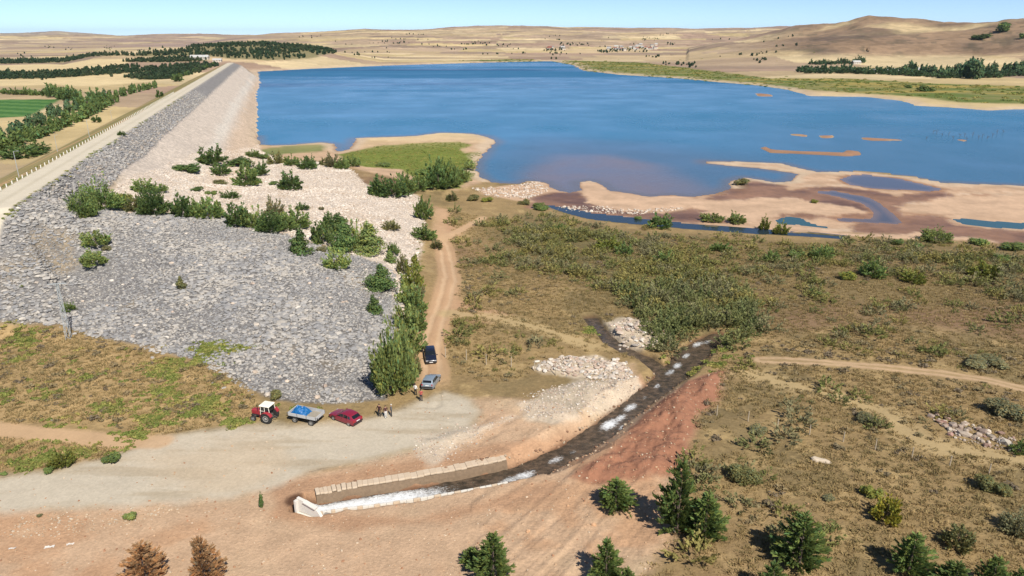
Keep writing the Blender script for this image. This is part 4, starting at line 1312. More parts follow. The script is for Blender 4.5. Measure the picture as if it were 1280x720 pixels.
def shrub_mesh(kind, base, seed, n=620, leaf=.085):
    if kind == 'round':
        rng = np.random.default_rng(seed)
        v, f, st_ = feather(rng, int(n * 1.25), leaf * 1.08)
        return mesh_np('crown', v, f, LEAF, {'tone': tones(int(n * 1.25), base, rng) * np.repeat(st_, 4)[:, None]})
    rng = np.random.default_rng(seed)
    lobes = []
    if kind == 'cone':
        for k in range(11):
            h = k / 10; r = .40 * (1 - h * .82) * rng.uniform(.85, 1.15)
            a = rng.uniform(0, 6.28)
            lobes.append(((math.cos(a) * r * .4, math.sin(a) * r * .4, .10 + h * .80), (r, r, .12)))
    elif kind == 'column':
        for k in range(9):
            h = k / 8; r = .34 * math.sin(math.pi * (.22 + .72 * h)) * rng.uniform(.85, 1.15)
            lobes.append(((rng.normal(0, .06), rng.normal(0, .06), .10 + h * .78), (r, r, .14)))
    elif kind == 'flat':
        for k in range(8):
            a = rng.uniform(0, 6.28); d = rng.uniform(.05, .34)
            lobes.append(((math.cos(a) * d, math.sin(a) * d, rng.uniform(.2, .55)), (rng.uniform(.13, .22),) * 2 + (rng.uniform(.2, .4),)))
    vol = np.array([l[1][0] * l[1][1] * l[1][2] for l in lobes]) ** .67
    pick = rng.choice(len(lobes), n, p=vol / vol.sum())
    c = np.array([l[0] for l in lobes])[pick]; rad = np.array([l[1] for l in lobes])[pick]
    d = rng.normal(size=(n, 3)); d /= np.linalg.norm(d, axis=1, keepdims=True)
    rr_ = rng.uniform(.45, 1.06, n) ** .7
    p = c + d * rad * rr_[:, None]
    p[:, 2] = np.maximum(p[:, 2], .03 + rng.random(n) * .06)
    stray = rng.random(n) < .08
    p[stray] += rng.normal(0, .06, (stray.sum(), 3)); p[:, 2] = np.maximum(p[:, 2], .02)
    v, f = cards(p, d + np.array([0, 0, .3]) + rng.normal(0, .4, (n, 3)), leaf * rng.uniform(.6, 1.35, n), 1.0, rng)
    lobe_t = rng.uniform(.82, 1.2, len(lobes))[pick]
    t = tones(n, base, rng) * np.repeat(lobe_t, 4)[:, None]
    return mesh_np('crown', v, f, LEAF, {'tone': t})


def pine_mesh(seed, base, lean=0.0):
    rng = np.random.default_rng(seed)
    P_, D_ = [], []
    lev = 12
    gap = rng.uniform(0, 6.28)
    for k in range(lev):
        h = .06 + .92 * k / (lev - 1)
        R_ = (.50 * (1 - h) ** .62 if seed % 2 else .52 * (1 - h ** 1.7) ** .8) * (.6 + .4 * min(1, h * 5)) + .02
        nb = int(8 + 4 * (1 - h))
        for j in range(nb):
            a = 6.283 * (j + rng.uniform(-.35, .35)) / nb + k * 1.1
            Lb = R_ * rng.uniform(.5, 1.18) * (1 + .16 * math.cos(a - gap))
            rise = rng.uniform(.0, .22)
            m_ = max(4, int(23 * Lb / .5))
            for q_ in range(m_):
                t = .30 + .70 * (q_ + rng.random()) / m_
                r = Lb * t
                P_.append((math.cos(a) * r + rng.normal(0, .018), math.sin(a) * r + rng.normal(0, .018), h + rise * t * .6 - .02 + rng.normal(0, .012)))
                D_.append((math.cos(a), math.sin(a), rng.uniform(.25, .9)))
    P_ = np.array(P_); D_ = np.array(D_); n = len(P_)
    D_ /= np.linalg.norm(D_, axis=1, keepdims=True)
    vs, fs, ts_ = [], [], []
    tone1 = tones(n, base, rng, .36, .10)
    for s_ in range(3):
        side = rng.normal(size=(n, 3)); side = np.cross(D_, side); side /= np.linalg.norm(side, axis=1, keepdims=True)
        ln = rng.uniform(.05, .11, n)[:, None]; wd = rng.uniform(.010, .020, n)[:, None]
        dd = D_ + side * rng.uniform(-.5, .5, (n, 1))
        v = np.stack([P_ - side * wd, P_ + side * wd, P_ + dd * ln + side * wd * .6, P_ + dd * ln - side * wd * .6], 1).reshape(-1, 3)
        v[:, 2] = np.maximum(v[:, 2], .01)
        fs.append(np.arange(n * 4).reshape(n, 4) + len(vs) * n * 4); vs.append(v); ts_.append(tone1)
    return mesh_np('crown', np.concatenate(vs), np.concatenate(fs), LEAF, {'tone': np.concatenate(ts_)})


def trunk_mesh(seed, limbs=5, h=.7, r=.03):
    rng = random.Random(seed)
    m = MB()
    m.cyl((0, 0, -.06), (rng.uniform(-.02, .02), rng.uniform(-.02, .02), h), r, r * .35, 7)
    for k in range(limbs):
        a = rng.uniform(0, 6.28); z0 = rng.uniform(.1, h * .75)
        m.cyl((0, 0, z0), (math.cos(a) * .27, math.sin(a) * .27, min(z0 + rng.uniform(.1, .25), .85)), r * .5, r * .15, 5)
    me = bpy.data.meshes.new('trunk'); me.from_pydata(m.v, [], m.f); me.materials.append(BARK); me.update()
    return me


FC = {'g': S(126, 143, 82, .95), 'dark': S(108, 129, 74, .95), 'light': S(146, 158, 92, .95), 'olive': S(132, 130, 84, .95), 'yellow': S(158, 152, 64, .95),
      'grey': S(146, 142, 104, .95), 'far': S(92, 116, 80, .95), 'yg': S(138, 142, 70, .95)}
LIB = {}


def plant_meshes(kind, tone, fine=1):
    key = (kind, tone, fine)
    if key not in LIB:
        if kind == 'pine':
            LIB[key] = ([pine_mesh(500 + i, S(110, 126, 68, .95)) for i in range(4)], [trunk_mesh(60 + i, 4, .8, .035) for i in range(2)])
        else:
            big = kind not in ('column',)
            n_ = {0: 420, 1: 1500, 2: 4200}[fine] if big else {0: 260, 1: 420, 2: 1200}[fine]
            LIB[key] = ([shrub_mesh(kind, FC[tone], (hash(kind) % 7) * 0 + len(LIB) * 10 + i, n_, ({0: .12, 1: .060, 2: .036}[fine] if big else {0: .15, 1: .11, 2: .07}[fine])) for i in range(4)],
                        [trunk_mesh(len(LIB) * 7 + i, 6, .6, .028) for i in range(2)])
    return LIB[key]


def plant(name, kind, tone, px, py, w, h, group, look, place, cat='shrub', dense=False):
    x, y = at(px, py)
    z = gz(x, y)
    d = depth_at(x, y, z)
    W = w * d / FPX
    dep = math.atan2(CAM_Z - z, math.hypot(x, y))
    Hh = max(h * d / FPX / math.cos(dep) - W * .35 * math.sin(dep), W * .28)
    o = empty(name, (x, y, z), random.uniform(0, 6.28))
    crowns, trunks = plant_meshes(kind, tone, 0 if d > 380 else (2 if (w > 33 and d < 210) else 1))
    c = add('crown', random.choice(crowns), o); t = add('trunk', random.choice(trunks), o)
    big_ = 1.12 if kind == 'round' else 1.18
    if kind == 'pine': big_ = 1.08
    o.scale = (W * big_, W * big_, Hh * (1.12 if kind == 'round' and d < 330 else 1.0))
    later(o, look, place, cat, group, px)
    return o


G1 = 'shrubs on the rubble slopes'
TN = {'g': 'green', 'dark': 'dark green', 'light': 'light green', 'olive': 'olive', 'yellow': 'yellow leaved', 'grey': 'grey green', 'yg': 'yellow green', 'far': 'dark green'}
PLACE_PALE = 'on the pale stone slope below the dam'
for (a, b, w, h, k, t) in [
    (237, 215, 34, 14, 'flat', 'dark'), (265, 206, 27, 22, 'round', 'dark'), (276, 218, 22, 15, 'round', 'dark'), (299, 208, 37, 16, 'flat', 'dark'), (309, 232, 29, 25, 'round', 'g'), (325, 219, 17, 17, 'round', 'dark'),
    (346, 205, 18, 15, 'round', 'olive'), (365, 207, 16, 13, 'round', 'g'), (385, 211, 20, 15, 'round', 'dark'), (363, 237, 27, 22, 'round', 'dark'), (417, 209, 16, 16, 'round', 'grey'), (427, 211, 16, 14, 'round', 'g'), (408, 206, 14, 10, 'round', 'olive'),
    (342, 231, 12, 7, 'flat', 'dark'), (247, 239, 15, 8, 'flat', 'dark'), (265, 243, 15, 8, 'flat', 'g'), (288, 248, 18, 10, 'round', 'dark'), (275, 230, 20, 8, 'flat', 'olive'), (330, 198, 20, 9, 'flat', 'g'), (316, 196, 14, 9, 'round', 'g')]:
    plant('shrub', k, t, a, b, w, h, G1, TN[t] + ' shrub', PLACE_PALE)
PLACE_LINE = 'in the row between grey and pale rubble'
for (a, b, w, h, k, t) in [
    (104, 265, 34, 34, 'round', 'g'), (128, 262, 40, 36, 'round', 'g'), (150, 260, 20, 20, 'round', 'g'), (102, 267, 20, 14, 'flat', 'light'), (192, 268, 34, 36, 'round', 'dark'), (170, 265, 22, 20, 'round', 'olive'), (180, 240, 22, 16, 'round', 'g'), (160, 252, 20, 16, 'flat', 'yg'), (198, 240, 18, 12, 'round', 'g'),
    (228, 270, 28, 27, 'round', 'dark'), (262, 272, 32, 27, 'round', 'g'), (246, 271, 22, 20, 'round', 'g'), (298, 281, 30, 28, 'round', 'dark'), (316, 283, 22, 22, 'round', 'light'), (338, 288, 34, 28, 'round', 'dark'), (344, 270, 18, 22, 'round', 'grey'), (370, 283, 30, 22, 'round', 'g'), (358, 286, 22, 20, 'round', 'g'),
    (376, 316, 27, 38, 'cone', 'dark'), (404, 304, 26, 28, 'round', 'g'), (424, 292, 32, 30, 'cone', 'dark'), (412, 284, 20, 18, 'round', 'dark'), (432, 315, 34, 46, 'cone', 'dark'), (462, 316, 46, 44, 'cone', 'light'), (450, 308, 24, 30, 'round', 'light'), (488, 328, 16, 18, 'cone', 'g'), (488, 287, 17, 13, 'round', 'olive'), (402, 263, 8, 6, 'flat', 'grey'), (378, 263, 13, 9, 'round', 'dark'),
    (403, 313, 14, 9, 'flat', 'grey'), (421, 335, 25, 24, 'round', 'light'), (476, 361, 40, 36, 'cone', 'dark'), (467, 391, 21, 26, 'cone', 'dark'), (504, 341, 14, 22, 'round', 'olive'), (492, 318, 14, 16, 'round', 'g')]:
    plant('shrub', k, t, a, b, w, h, G1, TN[t] + ' shrub', PLACE_LINE)
for (a, b, w, h, k, t, look, place) in [
    (120, 306, 26, 20, 'round', 'light', 'upper bright green shrub', 'of the pair alone on the grey rubble'), (118, 330, 28, 19, 'round', 'light', 'lower bright green shrub', 'of the pair alone on the grey rubble'), (135, 312, 13, 9, 'flat', 'grey', 'small dark twiggy shrub', 'beside the bright pair on the rubble'),
    (227, 361, 14, 18, 'cone', 'olive', 'lone small olive shrub', 'in the middle of the grey rubble'), (87, 388, 14, 12, 'round', 'g', 'small green shrub', 'just behind the lattice pole'),
    (63, 498 - 60, 18, 8, 'flat', 'g', 'small green patch shrub', 'left of the lattice pole on dry grass'), (74, 496, 20, 10, 'flat', 'grey', 'grey shrub', 'on dry grass below the lattice pole')][:5]:
    plant('shrub', k, t, a, b, w, h, G1, look, place)
PLACE_TRACK = 'between the rubble and the dirt track'
for (a, b, w, h, k, t) in [
    (530, 274, 18, 28, 'round', 'g'), (530, 297, 26, 16, 'round', 'g'), (546, 310, 13, 12, 'round', 'olive'), (540, 300, 12, 10, 'flat', 'g'), (519, 338, 12, 24, 'column', 'yg'), (516, 362, 20, 32, 'round', 'yg'), (522, 372, 14, 20, 'round', 'grey'), (513, 380, 24, 30, 'round', 'light'), (520, 390, 24, 26, 'round', 'g'), (510, 408, 28, 30, 'round', 'light'),
    (522, 412, 18, 20, 'round', 'g'), (512, 440, 30, 40, 'round', 'light'), (499, 450, 30, 34, 'round', 'light'), (518, 466, 15, 26, 'round', 'olive')]:
    plant('shrub', k, t, a, b, w, h, 'shrubs beside the dirt track', TN[t] + ' shrub', PLACE_TRACK)
plant('willow_tree', 'round', 'light', 494, 488, 46, 84, 'willow', 'tall bushy willow', 'at the corner of the rubble beside the parked cars', 'tree')
plant('willow_tree', 'round', 'g', 484, 482, 30, 50, 'willow', 'smaller dark willow', 'against the rubble left of the tall willow', 'tree')
for (a, b, w, h, k, t) in [(475, 244, 26, 24, 'round', 'dark'), (492, 246, 30, 28, 'round', 'dark'), (507, 240, 24, 22, 'round', 'g'), (523, 238, 20, 20, 'round', 'g'), (548, 236, 30, 34, 'round', 'dark'), (562, 235, 26, 28, 'round', 'g'), (530, 218, 22, 12, 'flat', 'g'), (480, 208, 20, 8, 'flat', 'g'), (575, 228, 18, 20, 'round', 'light'), (585, 212, 18, 16, 'flat', 'light'),
                           (440, 208, 18, 12, 'round', 'g'), (565, 250, 14, 10, 'round', 'olive'), (590, 250, 20, 10, 'flat', 'olive'), (610, 252, 16, 8, 'flat', 'yg')]:
    plant('shrub', k, t, a, b, w, h, 'shrubs around the green meadow', TN[t] + ' shrub', 'by the green meadow at the lake')
for (a, b, w, h, k, t) in [(825, 285, 26, 19, 'round', 'dark'), (890, 277, 22, 12, 'round', 'light'), (921, 279, 20, 13, 'round', 'light'), (955, 287, 12, 16, 'round', 'yg'), (976, 291, 18, 14, 'round', 'yg'), (1170, 301, 34, 17, 'round', 'light'), (1225, 306, 27, 13, 'flat', 'g'), (1262, 311, 33, 14, 'flat', 'g'),
                           (1025, 324, 24, 17, 'round', 'g'), (994, 322, 22, 12, 'flat', 'g'), (965, 327, 16, 14, 'round', 'g'), (678, 261, 26, 10, 'flat', 'g'), (697, 290, 14, 12, 'round', 'g'), (798, 274, 12, 7, 'flat', 'g'), (900, 314, 20, 12, 'round', 'g'), (1018, 250 + 4, 10, 6, 'flat', 'yg'), (1122, 306, 20, 11, 'flat', 'g'), (1145, 311, 18, 10, 'flat', 'g'), (1090, 346, 26, 22, 'round', 'g'), (1060, 350, 24, 16, 'flat', 'yg'), (1230, 345, 26, 20, 'round', 'yg'), (1140, 352, 24, 16, 'round', 'yg'), (1018, 368, 18, 12, 'flat', 'g'), (925, 230, 24, 10, 'flat', 'olive'),
                           (655, 255, 16, 8, 'flat', 'olive'), (720, 300, 20, 12, 'round', 'olive'), (760, 310, 26, 14, 'round', 'yg'), (780, 318, 20, 14, 'round', 'g'), (830, 330, 24, 16, 'round', 'g'), (870, 350, 22, 14, 'round', 'olive'), (1250, 325, 26, 12, 'flat', 'g'), (1200, 332, 20, 12, 'flat', 'olive')]:
    plant('shrub', k, t, a, b, w, h, 'shrubs across the scrubland', TN[t] + ' shrub', 'in the scrubland behind the stream')
for (a, b, w, h, k, t, look, place) in [
    (1107, 651, 30, 34, 'round', 'yellow', 'yellow and green leaved shrub', 'in dry grass at right'), (1088, 620, 24, 18, 'flat', 'yg', 'small yellowish shrub', 'behind the yellow shrub'), (1238, 613, 42, 26, 'flat', 'olive', 'olive spreading shrub', 'near the right edge below the track'), (1195, 683, 32, 28, 'round', 'olive', 'olive round shrub', 'between the pines and the track'), (1272, 666, 36, 26, 'round', 'grey', 'grey green shrub', 'at the right edge'),
    (1034, 624, 16, 9, 'flat', 'grey', 'low brownish shrub', 'left of the yellow shrub'), (926, 600, 44, 26, 'flat', 'olive', 'olive straggling shrub', 'above the pair of pines'), (1232, 458, 48, 16, 'flat', 'grey', 'broad grey green shrub', 'above the upper track at right'), (1258, 520, 52, 26, 'flat', 'grey', 'large grey green shrub', 'at right beside the rocks'), (1090, 527, 36, 14, 'flat', 'grey', 'low grey shrub', 'by the second fence post gap'), (945, 540, 26, 12, 'flat', 'grey', 'low dull shrub', 'under the leftmost fence posts'), (1275, 566, 20, 14, 'round', 'g', 'green shrub', 'at the right end of the rocks'),
    (166, 647, 20, 13, 'flat', 'light', 'single bright green weed clump', 'at the lower road edge'), (142, 575, 26, 14, 'flat', 'g', 'green bush', 'where the side track meets the gravel road'), (79, 582, 22, 22, 'round', 'yg', 'yellow green bush', 'on the left verge of the gravel road'), (60, 590, 16, 10, 'flat', 'g', 'low dark weed', 'below the yellow green verge bush'), (4, 594, 10, 6, 'flat', 'g', 'tiny weed clump', 'at the left edge of the road'), (343, 498, 20, 14, 'flat', 'olive', 'olive tuft', 'behind the tractor at the foot of the rubble'), (50, 646, 8, 5, 'flat', 'grey', 'tiny dark tuft', 'on the lower verge of the gravel road')]:
    plant('shrub', k, t, a, b, w, h, 'shrubs by the roads and pines', look, place)
# foreground pines, withered saplings
for (a, b, w, h, look, place) in [
    (769, 634, 44, 38, 'small spreading pine', 'alone on the bare soil below the stream'), (846, 664, 46, 82, 'tall slender pine', 'at the edge of the bare soil'), (880, 673, 52, 56, 'broad round pine', 'touching the tall slender pine'),
    (998, 708, 64, 66, 'large dense pine', 'in the dry grass right of the pine pair'), (617, 724, 52, 56, 'leafy pine', 'at the bottom edge left of centre'), (588, 704, 26, 22, 'small ragged pine', 'beside the leafy pine at the bottom edge'), (757, 724, 40, 48, 'upright pine', 'at the bottom edge below the small spreading pine'),
    (1135, 718, 46, 52, 'pointed pine', 'near the bottom right corner'), (1190, 742, 52, 42, 'half cut off pine', 'at the bottom edge right of the pointed pine'), (1236, 742, 40, 48, 'narrow pine', 'at the bottom edge next to the corner'), (963, 748, 40, 44, 'pine tip', 'at the bottom edge below the large dense pine'), (1275, 745, 36, 36, 'pine', 'in the bottom right corner'), (782, 748, 30, 36, 'low pine tip', 'right of the upright pine at the bottom edge')]:
    plant('pine_tree', 'pine', 'p', a, b, w, h, 'pines in the foreground', look, place, 'pine')
# withered conifers
FC['brown'] = S(176, 136, 92, .95)
LIBB = [pine_mesh(700 + i, S(178, 140, 100, .85)) for i in range(2)]
for i, (a, b, w, h, look, place) in enumerate([(184, 728, 46, 46, 'withered brown conifer with a dark shadow', 'left of its twin at the bottom edge'), (257, 730, 42, 52, 'withered brown conifer', 'standing upright at the bottom edge, right of its twin')]):
    o = plant('dead_conifer', 'round', 'olive', a, b, w, h, 'withered conifers', look, place, 'tree')
    for ch in o.children:
        if ch.name.startswith('crown'):
            ch.data = LIBB[i]
o = plant('cypress_sapling', 'column', 'dark', 327, 635, 9, 22, 'sapling', 'tiny dark cypress sapling', 'alone at the gravel road edge left of the outlet', 'sapling')
o.scale[0] = o.scale[1] = .62

# rows of trees beyond the dam
def row(pts, n, w, h, kind, tone, name, group, look, place, jit=2.0, cat='tree'):
    pts = np.array(pts, float)
    L_ = np.concatenate([[0], np.cumsum(np.hypot(*np.diff(pts, axis=0).T))])
    for i in range(n):
        s_ = L_[-1] * (i + random.uniform(.1, .9)) / n
        a = np.interp(s_, L_, pts[:, 0]) + random.uniform(-jit, jit); b = np.interp(s_, L_, pts[:, 1]) + random.uniform(-jit, jit) * .4
        f = np.interp(s_, L_, np.linspace(1, pts.shape[1] > 2 and 1 or 1, len(L_)))
        far = np.interp(b, [100, 130, 200], [.42, .66, .95])
        k = random.uniform(.75, 1.25)
        plant(name, kind, tone, a, b, w * far * k, h * far * random.uniform(.8, 1.2), group, look, place, cat)


GL = 'trees beyond the dam crest'
row([(-4, 190), (20, 184), (60, 168), (101, 151), (148, 128)], 34, 14, 24, 'column', 'dark', 'conifer_tree', GL, 'dark conifer', 'in the front row beyond the dam', 2)
row([(0, 178), (30, 168), (62, 150), (100, 136), (140, 122)], 26, 13, 22, 'column', 'far', 'conifer_tree', GL, 'dark slim conifer', 'in the second row beyond the dam', 3)
row([(130, 130), (150, 122), (172, 115), (197, 109)], 20, 11, 20, 'column', 'dark', 'conifer_tree', GL, 'slender conifer', 'at the far end of the rows beyond the dam', 2)
row([(8, 118), (30, 118), (50, 119)], 9, 16, 14, 'round', 'g', 'field_tree', GL, 'leafy tree', 'behind the green field', 2)
row([(58, 120), (70, 122), (85, 124), (96, 126), (100, 138), (110, 134), (125, 128)], 16, 20, 24, 'round', 'dark', 'field_tree', GL, 'large leafy tree', 'at the corner of the green field', 3)
for (a, b, w, h, look, place) in [(27, 195, 46, 15, 'broad low bush', 'below the tree rows on the grass bank'), (40, 190, 30, 14, 'rounded bush', 'below the tree rows on the grass bank'), (120, 153, 10, 8, 'small bush', 'on the grass bank of the dam near the road'), (200, 122, 8, 9, 'dark little bush', 'on the grass bank near the crest'), (152, 169, 9, 5, 'low dark bush', 'at the rubble side of the crest road'), (222, 102, 9, 10, 'dark tree', 'beside the crest road further off')]:
    plant('shrub', 'round', 'dark', a, b, w, h, 'bushes on the dam', look, place)
row([(215, 101), (235, 93), (255, 86), (270, 81)], 16, 8, 12, 'round', 'dark', 'field_tree', GL, 'small dark tree', 'along the far crest road', 1)
# tree belt on the right shore
GR = 'trees of the belt on the right shore'
row([(1000, 91), (1060, 91), (1120, 93), (1180, 97), (1230, 97), (1290, 94)], 84, 24, 20, 'round', 'far', 'shore_tree', GR, 'round tree', 'in the belt below the right hill', 3)
row([(1130, 92), (1180, 96), (1240, 94), (1290, 92)], 34, 20, 36, 'column', 'far', 'poplar_tree', GR, 'poplar', 'in the belt below the right hill', 3)
row([(1205, 97), (1222, 98)], 5, 34, 60, 'column', 'far', 'poplar_tree', GR, 'tall poplar', 'in the middle of the belt below the right hill', 3)
row([(1015, 81), (1050, 80), (1082, 78)], 14, 13, 16, 'round', 'far', 'shore_tree', GR, 'small tree', 'in the hedge above the right belt', 2)
plant('shrub', 'flat', 'dark', 1155, 114, 22, 9, 'bushes on the shore meadow', 'dark broad bush', 'on the green right shore', 'shrub')
plant('shrub', 'flat', 'dark', 1135, 110, 10, 5, 'bushes on the shore meadow', 'small dark bush', 'on the green right shore', 'shrub')
plant('hill_tree_clump', 'flat', 'dark', 1255, 40, 20, 14, 'clumps on the right hill', 'dark tree clump', 'high on the right hill', 'tree')
plant('hill_tree_clump', 'flat', 'dark', 1226, 49, 22, 9, 'clumps on the right hill', 'low dark tree clump', 'on the right hill left of the high clump', 'tree')
plant('hill_tree_clump', 'flat', 'dark', 1279, 48, 10, 8, 'clumps on the right hill', 'small dark tree clump', 'on the right hill at the photo edge', 'tree')
# dead trees standing in the lake
TWIG = plain('dead_wood', (.13, .10, .085), .9)
for i in range(16):
    a = 1160 + i * 6.2 + random.uniform(-3, 3); b = 172 + random.uniform(-5, 6)
    x, y = at_z(a, b, 0)
    m = MB(); hh = random.uniform(1.2, 3.0)
    m.cyl((0, 0, -.6), (random.uniform(-.2, .2), 0, hh), .10, .04, 6)
    for k in range(5):
        an = random.uniform(0, 6.28); z0 = hh * random.uniform(.3, .9)
        m.cyl((0, 0, z0), (math.cos(an) * 1.1, math.sin(an) * 1.1, z0 + .7), .05, .02, 4)
    o = m.build('drowned_tree', TWIG, None, loc=(x, y, 0))
    later(o, 'bare drowned tree', 'standing in the lake at right', 'tree', 'drowned trees', a)
# ------------------------------------------------------------------ ground cover
HID = bpy.data.collections.new("cover_sources")


def scatter(name, label, cat, xy, scale, sources, rng, squash=1.0, z=None):
    col = bpy.data.collections.new(name + "_kinds")
    for i, me in enumerate(sources):
        o = bpy.data.objects.new("kind_%02d" % i, me); col.objects.link(o)
    zz = ground_height(xy[:, 0], xy[:, 1]) - .02
    me = bpy.data.meshes.new(name)
    n = len(xy)
    me.vertices.add(n); me.vertices.foreach_set("co", np.stack([xy[:, 0], xy[:, 1], zz], 1).astype(np.float32).ravel())
    for a, v in (("size", scale), ("turn", rng.uniform(0, 6.283, n))):
        t = me.attributes.new(a, 'FLOAT', 'POINT'); t.data.foreach_set("value", np.asarray(v, np.float32))
    t = me.attributes.new("pick", 'INT', 'POINT'); t.data.foreach_set("value", rng.integers(0, len(sources), n).astype(np.int32))
    me.update()
    ob = add(name, me)
    ng = bpy.data.node_groups.new(name, 'GeometryNodeTree')
    ng.interface.new_socket("Geometry", in_out='INPUT', socket_type='NodeSocketGeometry')
    ng.interface.new_socket("Geometry", in_out='OUTPUT', socket_type='NodeSocketGeometry')
    nn, ll = ng.nodes, ng.links
    gi = nn.new("NodeGroupInput"); go = nn.new("NodeGroupOutput")
    mp_ = nn.new("GeometryNodeMeshToPoints"); io = nn.new("GeometryNodeInstanceOnPoints")
    ci = nn.new("GeometryNodeCollectionInfo"); ci.inputs["Collection"].default_value = col; ci.inputs["Separate Children"].default_value = True; ci.inputs["Reset Children"].default_value = True
    io.inputs["Pick Instance"].default_value = True

    def na(nm, typ):
        k = nn.new("GeometryNodeInputNamedAttribute"); k.data_type = typ; k.inputs["Name"].default_value = nm
        return k.outputs["Attribute"]
    cx = nn.new("ShaderNodeCombineXYZ"); ll.new(na("turn", 'FLOAT'), cx.inputs["Z"])
    sz = nn.new("ShaderNodeCombineXYZ"); sa = na("size", 'FLOAT'); ll.new(sa, sz.inputs["X"]); ll.new(sa, sz.inputs["Y"])
    mu = nn.new("ShaderNodeMath"); mu.operation = 'MULTIPLY'; mu.inputs[1].default_value = squash; ll.new(sa, mu.inputs[0]); ll.new(mu.outputs[0], sz.inputs["Z"])
    ll.new(gi.outputs[0], mp_.inputs["Mesh"]); ll.new(mp_.outputs[0], io.inputs["Points"]); ll.new(ci.outputs[0], io.inputs["Instance"])
    ll.new(na("pick", 'INT'), io.inputs["Instance Index"]); ll.new(cx.outputs[0], io.inputs["Rotation"]); ll.new(sz.outputs[0], io.inputs["Scale"])
    ll.new(io.outputs[0], go.inputs[0])
    md = ob.modifiers.new("cover", 'NODES'); md.node_group = ng
    return tag(ob, label, cat, None, 'stuff')


def cover_mat(name, a, b_, c, scale=.06, glow=.32):
    """plant colour drifting from place to place and from plant to plant"""
    m, nt, b = nodes_of(name)
    att = N(nt, "ShaderNodeAttribute", attribute_name="tone")
    oi = N(nt, "ShaderNodeObjectInfo")
    nz = N(nt, "ShaderNodeTexNoise", Scale=scale, Detail=4.0, Roughness=.65); nt.links.new(oi.outputs["Location"], nz.inputs["Vector"])
    ad = N(nt, "ShaderNodeMath", operation='ADD')
    mr = N(nt, "ShaderNodeMapRange"); mr.inputs["To Min"].default_value = -.22; mr.inputs["To Max"].default_value = .22
    nt.links.new(oi.outputs["Random"], mr.inputs["Value"]); nt.links.new(nz.outputs["Fac"], ad.inputs[0]); nt.links.new(mr.outputs[0], ad.inputs[1])
    cr = N(nt, "ShaderNodeValToRGB")
    e = cr.color_ramp.elements
    e[0].position = .34; e[0].color = tuple(a) + (1,); e[1].position = .66; e[1].color = tuple(c) + (1,)
    k = e.new(.5); k.color = tuple(b_) + (1,)
    nt.links.new(ad.outputs[0], cr.inputs[0])
    mu = N(nt, "ShaderNodeMix", data_type='RGBA', blend_type='MULTIPLY'); mu.inputs["Factor"].default_value = 1.0
    nt.links.new(cr.outputs[0], mu.inputs["A"]); nt.links.new(att.outputs["Color"], mu.inputs["B"])
    nt.links.new(mu.outputs["Result"], b.inputs["Base Color"])
    b.inputs["Roughness"].default_value = .85; b.inputs["Specular IOR Level"].default_value = .1
    tr = N(nt, "ShaderNodeBsdfTranslucent"); nt.links.new(mu.outputs["Result"], tr.inputs["Color"])
    mx = N(nt, "ShaderNodeMixShader"); mx.inputs[0].default_value = glow
    out = nt.nodes["Material Output"]
    nt.links.new(b.outputs[0], mx.inputs[1]); nt.links.new(tr.outputs[0], mx.inputs[2]); nt.links.new(mx.outputs[0], out.inputs[0])
    return m


def tuft(seed, n, mat, spread=.5, h=.6, w=.05, lean=.5):
    """clump of thin blades"""
    rng = np.random.default_rng(seed)
    a = rng.uniform(0, 6.283, n); r = spread * np.sqrt(rng.random(n)) * .6
    p = np.stack([np.cos(a) * r, np.sin(a) * r, np.full(n, -.03)], 1)
    d = np.stack([np.cos(a) * lean * rng.random(n), np.sin(a) * lean * rng.random(n), np.ones(n)], 1)
    L_ = h * rng.uniform(.5, 1.1, n)[:, None]
    s = np.stack([-np.sin(a), np.cos(a), np.zeros(n)], 1) * w * rng.uniform(.7, 1.4, n)[:, None]
    v = np.stack([p - s, p + s, p + d * L_ * .6 + s * .7, p + d * L_ + rng.normal(0, .05, (n, 3))], 1).reshape(-1, 3)
    return mesh_np('blades', v, np.arange(n * 4).reshape(n, 4), mat, {'tone': np.repeat(rng.uniform(.75, 1.2, (n, 1)) * np.ones((1, 3)), 4, 0)})


def mound(seed, n, mat, leaf=.16, h=.8):
    rng = np.random.default_rng(seed)
    nb = 6
    c = np.stack([rng.normal(0, .26, nb), rng.normal(0, .26, nb), rng.uniform(.15, .45, nb) * h], 1); rad = rng.uniform(.18, .34, nb)
    k = rng.integers(0, nb, n)
    d = rng.normal(size=(n, 3)); d /= np.linalg.norm(d, axis=1, keepdims=True)
    p = c[k] + d * rad[k][:, None] * rng.uniform(.5, 1.05, (n, 1)) * np.array([1, 1, h])
    p[:, 2] = np.maximum(p[:, 2], .01)
    v, f = cards(p, d + rng.normal(0, .6, (n, 3)), leaf * rng.uniform(.6, 1.4, n), .9, rng)
    return mesh_np('leaves', v, f, mat, {'tone': np.repeat(rng.uniform(.7, 1.25, (n, 1)) * np.ones((1, 3)), 4, 0)})


def bushlet(seed, n, mat, leaf=.07, wide=.5):
    rng = np.random.default_rng(seed)
    v, f, st_ = feather(rng, n, leaf, wide)
    return mesh_np('leaves', v, f, mat, {'tone': np.repeat(st_ * rng.uniform(.8, 1.2, n), 4)[:, None] * np.ones((1, 3))})


